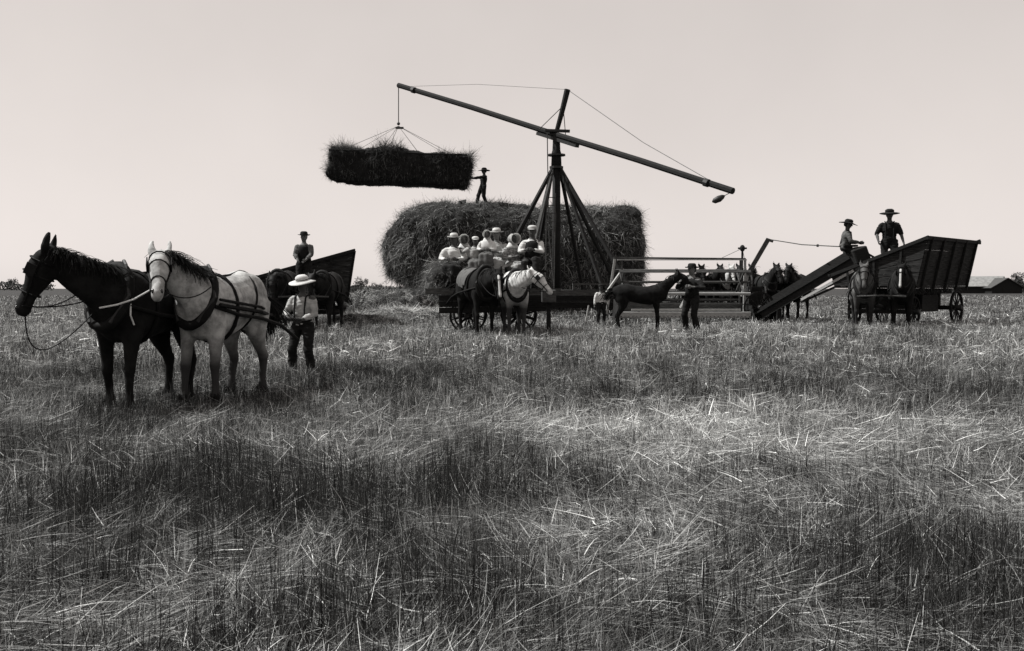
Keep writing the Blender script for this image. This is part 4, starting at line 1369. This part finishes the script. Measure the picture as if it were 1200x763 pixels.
# man in the right wagon
p_ = P(1042, 290, 30.6)
person('driver in dark shirt and wide hat standing in the big right wagon', (p_.x, p_.y, P(1042, 243, 30.6).z - 1.92), (-0.3, -1), 1.82, hands={1: (0.12, 0.30, 0.86), -1: (0.2, -0.24, 0.92)}, hat='wide', hatm='felt_dark',
       shirt='cloth_dark', bottom='cloth_dark', suspenders=True, skin='skin_dark', voxel=0.022, short=True)
# man on the chute top
p_ = P(990, 291, 31.0)
person('man in light grey shirt and tilted hat sitting on the chute top', (p_.x, p_.y, p_.z - 0.66), (1, -0.25), 1.7, pelvis=(0, 0.68), lean=6, feet={1: (0.36, 0.12, 0.12), -1: (0.42, -0.1, 0.10)},
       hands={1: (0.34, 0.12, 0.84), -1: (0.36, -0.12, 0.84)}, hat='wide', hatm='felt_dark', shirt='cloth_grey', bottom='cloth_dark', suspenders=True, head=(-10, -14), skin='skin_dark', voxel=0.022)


# ------------------------------------------------------------------ hay wagon with the sitting party
def make_rack():
    x0, x1 = X(505, 26.3), X(652, 26.3)
    cx = (x0 + x1) / 2; L = x1 - x0
    t = empty('rack_wagon', (cx, 26.6, 0.2))
    bm = bmesh.new()
    for k in range(9):
        box(bm, (0, -0.95 + k * 0.235, 1.0), L, 0.21, 0.05)
    build('bed', bm, M['wood_dark'], t)
    for sy in (-1.02, 1.02):
        bm = bmesh.new(); box(bm, (0, sy, 1.03), L + 0.15, 0.1, 0.14); build('side_rail', bm, M['wood_mid'] if sy < 0 else M['wood_dark'], t)
    for sx in (-1, 1):
        bm = bmesh.new(); box(bm, (sx * 0.62, 0, 0.5), 0.14, 1.5, 0.14); box(bm, (sx * 0.62, 0, 0.75), 0.12, 1.0, 0.4); build('axle', bm, M['wood_dark'], t)
        for sy in (-1, 1):
            wheel(t, (sx * 0.62, sy * 0.78, 0.44), 0.44)
    bm = bmesh.new(); planks(bm, (-L / 2 + 0.25, -1.05, 0.50), (L / 2 - 0.2, -1.08, 0.56), (L / 2 - 0.2, -1.10, 0.95), (-L / 2 + 0.25, -1.10, 0.95), 3, 0.03, 0.012); build('side_board', bm, M['wood_dark'], t)  # dark plank skirt added for the heavy shade below the bed
    bm = bmesh.new()
    a = P(590, 312, 25.7) - Vector((cx, 26.6, 0.2)); b = P(613, 308, 25.9) - Vector((cx, 26.6, 0.2))
    beam(bm, a, b, 0.04, 0.06)
    beam(bm, a, (a.x, a.y, 1.0), 0.05, 0.05); beam(bm, b, (b.x, b.y, 1.0), 0.05, 0.05)
    build('hand_rail', bm, M['wood_pale'], t)
    bm = bmesh.new()
    box(bm, (0.18, -0.15, 1.52), L * 0.72, 0.42, 0.05)
    for xx in (-0.8, 0.2, 1.15):
        box(bm, (xx, -0.15, 1.26), 0.08, 0.36, 0.47)
    build('bench', bm, M['wood_dark'], t)
    tag(t, 'low flat rack wagon carrying the sitting women, in front of the stack', 'wagon')
    # hay on it
    r = empty('hay_load', (cx, 26.6, 0.2))
    bm = bmesh.new()
    loft(bm, [((-L / 2 - 0.1, 0, 1.3), 0.5, 0.2), ((-L / 2 + 0.15, 0, 1.38), 1.0, 0.36), ((-L / 2 + 0.6, 0.0, 1.44), 1.05, 0.40), ((-L / 2 + 1.0, 0.3, 1.35), 0.7, 0.3), ((-L / 2 + 1.3, 0.35, 1.2), 0.5, 0.15)], n=18)
    me = remesh(bm, 0.06, 2)
    for v in me.vertices: v.co += v.normal * noise.noise(v.co * 3) * 0.08
    c = link_mesh('hay_mass', me, M['haycore'], r, True)
    hay_skin(c, 7000, 0.1, 0.35, 0.008, 0.06, 0.55, 'straw_strands', parent=r)
    tag(r, 'rounded mound of hay on the left end of the rack wagon', 'hay load')


make_rack()
SEAT = dict(pelvis=(0, 0.55), feet={1: (0.42, 0.1, 0.10), -1: (0.42, -0.1, 0.10)})
LAP = {1: (0.32, 0.10, 0.74), -1: (0.32, -0.12, 0.74)}


def sitter(px, ytop, d, H, label, face=(0, -1), **kw):
    # hat / bonnet top of a sitter is 1.24 body units above the local ground when pelvis is at 0.55
    top = P(px, ytop, d)
    k = H / 1.75
    args = dict(SEAT); args.update(kw)
    off = (args['pelvis'][1] + 0.52 + 0.075 + 0.115 + (0.19 if kw.get('hat') in ('felt', 'sun') else 0.15)) * k
    return person(label, (top.x, top.y, top.z - off), face, H, voxel=0.022, **args)


sitter(532, 272, 26.2, 1.66, 'woman in straw hat and white puff-sleeved blouse, leftmost on the rack wagon', (-0.1, -1), hat='felt', hatm='straw_hat', shirt='cloth_white', bottom='cloth_dark', skirt=True, hands=LAP, skin='skin_dark')
sitter(544, 275, 26.5, 1.52, 'girl in white bonnet and pale cape, second from the left on the rack wagon', (0.0, -1), hat='bonnet', hatm='cloth_white', shirt='cloth_cream', bottom='cloth_dark', skirt=True, hands=LAP, cape=True)
sitter(557, 277, 25.9, 1.30, 'child with white cap and dark face sitting with arms spread, in pale apron', (0.05, -1), hat='cap', hatm='cloth_white', shirt='cloth_cream', bottom='cloth_grey', skirt=True,
       hands={1: (0.12, 0.42, 0.92), -1: (0.12, -0.42, 0.92)}, skin='skin_dark')
sitter(571, 270, 25.8, 1.22, 'small child in big white bonnet and long white dress, held by a woman', (-0.1, -1), hat='bonnet', hatm='cloth_white', shirt='cloth_white', bottom='cloth_grey', skirt=True, hands=LAP, cape=True)
sitter(582, 266, 26.4, 1.70, 'woman in banded straw hat behind the small bonneted child', (-0.15, -1), hat='felt', hatm='straw_hat', shirt='cloth_cream', bottom='cloth_cream', skirt=True, hands={1: (0.3, 0.05, 0.8), -1: (0.28, -0.22, 0.85)})
sitter(601, 274, 26.0, 1.58, 'woman in white bonnet and checked dress turned towards the seated man', (0.45, -0.9), hat='bonnet', hatm='cloth_white', shirt='cloth_check', bottom='cloth_check', skirt=True, hands={1: (0.35, 0.15, 0.95), -1: (0.3, -0.1, 0.78)}, skin='skin_dark')
sitter(624, 264, 25.7, 1.72, 'man in pale cap, white shirt and dark vest sitting with clasped hands', (-0.15, -1), hat='cap', hatm='canvas', shirt='cloth_white', vest='cloth_dark', bottom='cloth_denim', hands={1: (0.34, 0.05, 0.80), -1: (0.34, -0.08, 0.80)},
       skin='skin_dark', feet={1: (0.50, 0.16, 0.16), -1: (0.44, -0.06, 0.08)})


# ------------------------------------------------------------------ header machine
def make_header():
    d = 34.0
    x0, x1 = X(722, d), X(872, d)
    cx = (x0 + x1) / 2; hw = (x1 - x0) / 2
    t = empty('header_machine', (cx, d, 0.2))
    az, rr = 1.30, 0.70
    yr = -0.3
    bm = bmesh.new(); tube(bm, [(-hw - 0.1, yr, az), (hw + 0.1, yr, az)], 0.04, 8)
    reel = build('reel_axle', bm, M['wood_mid'], t)
    for k in range(6):
        a = R(90 + 60 * k + 2)
        bm = bmesh.new()
        c = Vector((0, yr + rr * math.cos(a), az + rr * math.sin(a)))
        box(bm, c, 2 * hw, 0.03, 0.085, Matrix.Rotation(a, 3, 'X'))
        build('reel_bat', bm, M['wood_pale'] if k in (0, 2) else M['wood_mid'], reel)
    for xx in (-hw + 0.15, hw - 0.2):
        for k in range(6):
            a = R(90 + 60 * k + 2)
            bm = bmesh.new()
            beam(bm, (xx, yr, az), (xx, yr + rr * math.cos(a), az + rr * math.sin(a)), 0.04, 0.05, Vector((1, 0, 0)))
            build('reel_arm', bm, M['wood_mid'], reel)
    # frame: top rail, posts and braces
    bm = bmesh.new()
    beam(bm, (-hw - 0.1, yr + 0.12, az + rr + 0.07), (hw, yr + 0.12, az + rr + 0.03), 0.06, 0.06)
    build('top_rail', bm, M['wood_mid'], t)
    for xx, lean_ in ((-hw - 0.06, -0.25), (hw - 0.02, 0.0)):
        bm = bmesh.new(); beam(bm, (xx + lean_, yr + 0.2, 0.3), (xx, yr + 0.12, az + rr + 0.03), 0.07, 0.07, Vector((1, 0, 0))); build('post', bm, M['wood_pale'], t)
    bm = bmesh.new(); beam(bm, (-hw + 0.2, yr + 0.1, az + 0.42), (-hw - 0.35, yr - 0.2, 0.98), 0.06, 0.06); build('brace', bm, M['wood_pale'], t)
    bm = bmesh.new(); beam(bm, (-hw - 0.05, yr - 0.5, 0.2), (-hw + 0.55, yr + 0.2, 1.0), 0.06, 0.06); build('brace', bm, M['wood_pale'], t)
    bm = bmesh.new(); beam(bm, (X(802, d) - cx, yr - 0.6, 0.98), (X(794, d) - cx, yr - 0.3, 0.5), 0.06, 0.07); build('brace', bm, M['wood_pale'], t)
    # cutter platform: sickle beam, canvas deck, backboard, divider boards
    bm = bmesh.new(); box(bm, (0, -0.95, 0.28), 2 * hw, 0.15, 0.19, bev=0.01); build('cutter_bar', bm, M['wood_pale'], t)
    bm = bmesh.new()
    for k in range(34):
        xx = -hw + 0.06 + k * (2 * hw - 0.12) / 33
        loft(bm, [((xx, -1.02, 0.24), 0.016, 0.014), ((xx, -1.16, 0.22), 0.005, 0.005)], Vector((1, 0, 0)), 5)
    build('guard_fingers', bm, M['iron'], t)
    bm = bmesh.new(); box(bm, (0, -0.35, 0.30), 2 * hw - 0.1, 1.1, 0.04); build('canvas_deck', bm, M['canvas'], t)
    bm = bmesh.new(); planks(bm, (-hw, 0.32, 0.28), (hw, 0.32, 0.28), (hw, 0.36, 0.66), (-hw, 0.36, 0.66), 2, 0.03); build('backboard', bm, M['wood_mid'], t)
    for xx in (-hw - 0.04, hw + 0.04):
        bm = bmesh.new()
        vs = [(-1.4, 0.12), (-0.9, 0.55), (0.3, 0.75), (0.35, 0.15)]
        f = [bm.verts.new((xx - 0.015, a, b)) for a, b in vs]; g = [bm.verts.new((xx + 0.015, a, b)) for a, b in vs]
        bm.faces.new(f); bm.faces.new(g[::-1])
        for k in range(4): bm.faces.new((f[k], g[k], g[(k + 1) % 4], f[(k + 1) % 4]))
        build('divider_board', bm, M['wood_dark'], t)
    for px_a, px_b, yy_, zz_, mm_ in ((800, 868, 331, 0.25, 'wood_mid'), (735, 868, 351, 0.15, 'wood_mid'), (740, 868, 363, -0.75, 'wood_pale')):
        a_ = P(px_a, yy_, d + zz_) - Vector((cx, d, 0.2)); b_ = P(px_b, yy_, d + zz_) - Vector((cx, d, 0.2))
        bm = bmesh.new(); beam(bm, a_, b_, 0.05, 0.06); build('rail', bm, M[mm_], t)
    for k in range(7):
        xx = -hw + 0.35 + k * (2 * hw - 0.7) / 6
        bm = bmesh.new(); beam(bm, (xx, 0.42, 0.2), (xx + 0.05, 0.4, 1.15), 0.05, 0.05, Vector((1, 0, 0))); build('stake', bm, M['wood_dark'], t)
    # chain wheels and shafts at the drive end
    for (qx, qy, qz, qr) in ((hw + 0.12, -0.35, 1.25, 0.26), (hw + 0.1, -0.1, 0.75, 0.18), (hw + 0.55, -0.4, 0.95, 0.22)):
        bm = bmesh.new()
        tube(bm, [(qx, qy + math.cos(a) * qr, qz + math.sin(a) * qr) for a in [2 * math.pi * j / 16 for j in range(16)]], 0.025, 6, closed=True)
        for j in range(4):
            tube(bm, [(qx, qy, qz), (qx, qy + math.cos(j * 1.57) * qr, qz + math.sin(j * 1.57) * qr)], 0.018, 5)
        build('drive_wheel', bm, M['iron'], t)
    # gear housing, wheels, push pole
    bm = bmesh.new()
    box(bm, (hw + 0.28, 0.1, 0.62), 0.42, 0.9, 0.75, bev=0.03)
    box(bm, (hw + 0.45, 0.3, 1.05), 0.55, 0.7, 0.22, bev=0.03)
    build('gear_housing', bm, M['wood_dark'], t)
    wheel(t, (hw + 0.32, -0.72, 0.5), 0.5)
    wheel(t, (-hw + 0.3, 0.6, 0.35), 0.35)
    wheel(t, (hw + 0.7, 1.0, 0.48), 0.48)
    bm = bmesh.new()
    for xx in (-0.9, 0.9):
        beam(bm, (xx, 0.4, 0.5), (xx * 0.3, 3.6, 0.62), 0.1, 0.12)
    beam(bm, (-2.4, 3.0, 0.7), (3.6, 3.0, 0.7), 0.1, 0.12)
    build('push_frame', bm, M['wood_dark'], t)
    # short mast with a knob, lever pole, cables
    a = P(869, 340, d) - Vector((cx, d, 0.2)); b = P(870, 291, d) - Vector((cx, d, 0.2))
    bm = bmesh.new(); tube(bm, [a, b], 0.035, 6); ball(bm, b, 0.085, 1, 1, 1.3); tube(bm, [b + Vector((-0.14, 0, 0.0)), b + Vector((0.14, 0, 0))], 0.03, 6)
    build('post', bm, M['wood_dark'], t)
    a2 = P(876, 322, d) - Vector((cx, d, 0.2)); b2 = P(900, 281, d) - Vector((cx, d, 0.2))
    bm = bmesh.new(); beam(bm, a2, b2, 0.1, 0.13); tube(bm, [b2 + Vector((-0.06, 0, 0.02)), b2 + Vector((0.16, 0, -0.05))], 0.05, 6)
    build('lever_pole', bm, M['wood_mid'], t)
    bm = bmesh.new(); beam(bm, a2 + Vector((-0.15, 0.05, -0.7)), a2 + Vector((0.02, 0.05, 0.06)), 0.1, 0.1); build('lever_stand', bm, M['wood_pale'], t)
    c2 = P(983, 289, 31.0) - Vector((cx, d, 0.2))
    bm = bmesh.new(); tube(bm, [b2 + Vector((0.1, 0, 0)), b2.lerp(c2, 0.5) - Vector((0, 0, 0.05)), c2], 0.016, 5); ball(bm, b2.lerp(c2, 0.72) - Vector((0, 0, 0.03)), 0.045)
    build('cable', bm, M['rope'], t)
    bm = bmesh.new(); tube(bm, [b, P(840, 305, d) - Vector((cx, d, 0.2))], 0.009, 4); tube(bm, [b, a2], 0.009, 4); build('cable', bm, M['wire'], t)
    # lifting chute (elevator)
    e0 = P(888, 371, 33.3) - Vector((cx, d, 0.2)); e1 = P(1003, 300, 31.0) - Vector((cx, d, 0.2))
    dr = (e1 - e0).normalized()
    wy = 0.42
    upv = Vector((0, -1, 0)).cross(dr); upv = -upv if upv.z < 0 else upv
    bm = bmesh.new()
    for sy in (-wy, wy):
        beam(bm, e0 + Vector((0, sy, 0.1)), e1 + Vector((0, sy, 0.04)), 0.05, 0.34)
    c_ = (e0 + e1) / 2
    L = (e1 - e0).length
    beam(bm, e0 + Vector((0, 0, 0.02)), e1 + Vector((0, 0, -0.06)), 2 * wy - 0.06, 0.05)
    ch = build('lifting_chute', bm, M['wood_dark'], t)
    bm = bmesh.new()
    for k in range(22):
        c = e0.lerp(e1, (k + 0.5) / 22) + upv * 0.08
        beam(bm, c + Vector((0, -wy + 0.05, 0)), c + Vector((0, wy - 0.05, 0)), 0.035, 0.035)
    build('slat', bm, M['wood_mid'], ch)
    bm = bmesh.new()
    m0, m1 = e0.lerp(e1, 0.42), e0.lerp(e1, 0.93)
    beam(bm, m0 + Vector((0, -wy - 0.05, -0.22)), m1 + Vector((0, -wy - 0.05, -0.30)), 0.05, 0.075)
    build('under_rail', bm, M['wood_pale'], ch)
    bm = bmesh.new()
    beam(bm, m0 + Vector((0, -wy, -0.3)), m1 + Vector((0.1, -wy, -0.5)), 0.05, 0.06); beam(bm, m0 + Vector((0, wy, -0.3)), m1 + Vector((0.1, wy, -0.5)), 0.05, 0.06)
    build('truss_rod', bm, M['wood_dark'], ch)
    bm = bmesh.new(); box(bm, e1 + Vector((0.02, 0, 0.02)), 0.42, 2 * wy + 0.15, 0.42, Matrix.Rotation(R(-20), 3, 'Y'), 0.03); build('chute_head', bm, M['wood_dark'], ch)
    bm = bmesh.new(); beam(bm, e1 + Vector((0.2, -0.2, 0.1)), e1 + Vector((0.95, -0.1, -0.3)), 0.05, 0.05); build('spout_bar', bm, M['wood_mid'], ch)
    bm = bmesh.new(); box(bm, e1 + Vector((-0.22, 0.0, 0.29)), 0.4, 0.5, 0.05); build('seat_board', bm, M['wood_dark'], ch)
    # props under the foot
    for q in (0.05, 0.2):
        c = e0.lerp(e1, q)
        bm = bmesh.new(); box(bm, (c.x, c.y, c.z / 2 - 0.05), 0.14, 0.8, max(c.z - 0.1, 0.2)); build('support', bm, M['wood_dark'], t)
    tag(t, 'grain header machine with slatted reel and slanting lifting chute', 'farm machine')


make_header()

# leaning pale board by the derrick
bm = bmesh.new()
beam(bm, (0, 0, 0.0), (0.12, 0.05, 0.62), 0.16, 0.03, Vector((1, 0, 0)))
pb = build('plank', bm, M['wood_pale'], None)
pb.location = (X(685, 30), 30.0, 0.2)
tag(pb, 'short pale plank stuck upright in the grass beside the derrick', 'plank')
bm = bmesh.new()
box(bm, (0, 0, 0.17), 0.34, 0.28, 0.3, bev=0.02)
bk = build('feed_box', bm, M['wood_mid'], None)
bk.location = (X(643, 24.9), 24.9, 0.95)
bm = bmesh.new(); box(bm, (0, 0, -0.36), 0.1, 0.1, 0.76); build('stand', bm, M['wood_dark'], bk)
tag(bk, 'small pale feed box at the white horse\'s muzzle', 'box')


# ------------------------------------------------------------------ straps and lines of the foreground team
def wpt(root, v):
    return root.matrix_basis @ Vector(v)


bpy.context.view_layer.update()
hnd = [Vector(boy.matrix_basis @ Vector(q)) for q in ((0.33, 0.10, 1.02), (0.35, -0.12, 1.06))]
for i, (lv, z) in enumerate(((0.30, 1.10), (0.30, 1.16))):
    a = wpt(white, (0.58, lv if i == 0 else lv, z + 0.1))
    m_ = wpt(white, (-0.3, lv + 0.08, z))
    bm = bmesh.new()
    b = hnd[i]
    tube(bm, [a, m_, m_.lerp(b, 0.5) - Vector((0, 0, 0.03)), b], 0.022 if i == 0 else 0.016, 6)
    ln = build('driving_line', bm, M['leather'], None)
    tag(ln, 'thick black leather line from the white horse\'s collar to the man' if i == 0 else 'thinner upper leather line ending in the man\'s right hand', 'leather line')
# pale hitching strap between the two heads
a = wpt(white, wi['h0'] + wi['hd'] * 0.5 - wi['side'] * 0.07)
b = wpt(black, (0.80, 0.03, 1.16))
bm = bmesh.new(); tube(bm, [a, a.lerp(b, 0.33) - Vector((0, 0, 0.035)), a.lerp(b, 0.66) - Vector((0, 0, 0.03)), b], 0.010, 6)
st = build('hitching_strap', bm, M['strap_white'], None)
tag(st, 'pale strap joining the white horse\'s bit to the black horse\'s collar', 'strap')
for pts, mm in (([(0.60, 0.26, 1.20), (0.62, 0.27, 1.08), (0.56, 0.27, 0.98)], 'strap_white'),):
    bm = bmesh.new(); tube(bm, pts, 0.009, 6); build('strap', bm, M[mm], black)
bm = bmesh.new()
a = bi['h0'] + bi['hd'] * 0.55 - bi['side'] * 0.02
cp_ = [Vector(a), Vector(a) + Vector((0.02, -0.03, -0.55)), Vector(a) + Vector((-0.15, 0.1, -0.62)), Vector((0.74, -0.05, 1.14))]
tube(bm, [cp_[0] * (1 - u) ** 3 + cp_[1] * 3 * u * (1 - u) ** 2 + cp_[2] * 3 * u * u * (1 - u) + cp_[3] * u ** 3 for u in [j / 14 for j in range(15)]], 0.007, 5)
build('rein', bm, M['leather'], black)


# ------------------------------------------------------------------ distance: trees, barn
def tree(x, y, h, w, label, group='trees on the far horizon', n=900, tall=0.85):
    t = empty('tree', (x, y, gz(x, y)))
    bm = bmesh.new(); tube(bm, [(0, 0, -0.2), (0.05 * h, 0, h * 0.3), (0, 0, h * 0.75)], h * 0.035, 7, h * 0.01)
    for k in range(4):
        a = k * 1.7
        tube(bm, [(0, 0, h * (0.3 + 0.08 * k)), (math.cos(a) * w * 0.3, math.sin(a) * w * 0.3, h * (0.5 + 0.08 * k))], h * 0.012, 5, h * 0.004)
    build('trunk', bm, M['trunk'], t)
    cl = [(random.gauss(0, w * 0.24), random.gauss(0, w * 0.24), h * random.uniform(0.35, tall), w * random.uniform(0.14, 0.26)) for _ in range(11)]
    ci = RNG.integers(0, len(cl), n)
    ca = np.array(cl)[ci]
    dv = RNG.normal(0, 1, (n, 3)); dv /= np.linalg.norm(dv, axis=1)[:, None]
    p = ca[:, :3] + dv * (ca[:, 3] * RNG.uniform(0.5, 1.05, n))[:, None]
    s = h / 16
    strips('crown', p, RNG.uniform(0, 6.28, n), RNG.uniform(0, 3, n), RNG.normal(0, 0.5, n), RNG.uniform(0.6, 1.4, n) * s, RNG.uniform(0.5, 1.1, n) * s, RNG.uniform(0.02, 0.09, n), M['leaf'], 3, parent=t, tip=0.5)
    tag(t, label, 'tree', group)


def hedge(label, x0, x1, y, h, n):
    # far belt of bushes that reads as one mass
    xs = RNG.uniform(x0, x1, n)
    top = h * (0.45 + 0.8 * vnoise(xs, xs * 0 + y, 0.11, 9))
    zs = RNG.uniform(0, 1, n) ** 0.7 * top
    base = np.stack([xs, y + RNG.normal(0, 3, n), 0.2 + zs], -1)
    s = h / 5
    o = strips('distant_bushes', base, RNG.uniform(0, 6.28, n), RNG.uniform(0, 3, n), RNG.normal(0, 0.5, n), RNG.uniform(0.6, 1.4, n) * s, RNG.uniform(0.6, 1.2, n) * s, RNG.uniform(0.03, 0.11, n), M['leaf'], 3, tip=0.5)
    tag(o, label, 'bushes', kind='stuff')


D = 260.0
hedge('low dark line of bushes on the horizon left of the haystack', X(395, D), X(480, D), D, 2.2, 2500)
hedge('low dark line of bushes on the horizon at the right edge', X(1120, D), X(1290, D), D, 2.3, 4500)
hedge('faint low line of bushes on the far left horizon', X(-80, 600), X(60, 600), 600, 4.5, 2500)
tree(X(424, D), D, 3.6, 4.0, 'low bushy tree between the left wagon and the haystack')
tree(X(441, D + 5), D + 5, 2.8, 4.0, 'smaller round tree just left of the haystack')
tree(X(1192, D), D, 5.2, 5.0, 'leafy tree at the right edge beside the barn')
tree(X(1208, D + 4), D + 4, 4.6, 6.0, 'rounder tree just outside the barn group at the frame edge')
tree(X(15, 610), 612, 7.0, 7.0, 'pale distant tree at the left edge of the horizon')


def barn(label, x, y, w, l, h, rh, rotz, roofm, wallm):
    t = empty('barn', (x, y, 0.2), rotz)
    bm = bmesh.new()
    vs = [(-w / 2, 0), (w / 2, 0), (w / 2, h), (0, h + rh), (-w / 2, h)]
    f = [bm.verts.new((a, -l / 2, b)) for a, b in vs]; g = [bm.verts.new((a, l / 2, b)) for a, b in vs]
    bm.faces.new(f); bm.faces.new(g[::-1])
    for k in range(5): bm.faces.new((f[k], g[k], g[(k + 1) % 5], f[(k + 1) % 5]))
    build('wall', bm, wallm, t)
    for s in (-1, 1):
        bm = bmesh.new()
        a = Vector((s * 0.02, 0, h + rh + 0.12)); b = Vector((s * (w / 2 + 0.5), 0, h - rh * 0.5 / (w / 2) + 0.12))
        beam(bm, a, b, l + 0.8, 0.12)
        build('roof', bm, roofm, t)
    bm = bmesh.new(); box(bm, (0, -l / 2 - 0.04, h * 0.45), w * 0.3, 0.06, h * 0.9); build('door', bm, M['wood_dark'], t)
    tag(t, label, 'barn')


barn('low barn with pale roof slope behind the right wagon', X(1148, 235), 235, 9, 9, 1.6, 2.0, R(55), mat('pale_shingle_roof', 0.17, 0.9, 0.2, 1.5), M['wood_dark'])
barn('dark gabled shed right of the pale-roofed barn', X(1167, 232), 232, 7.0, 8, 1.3, 1.9, R(8), M['wood_mid'], M['wood_dark'])


# ------------------------------------------------------------------ the grass, last because it is by far the largest mesh
make_grass()
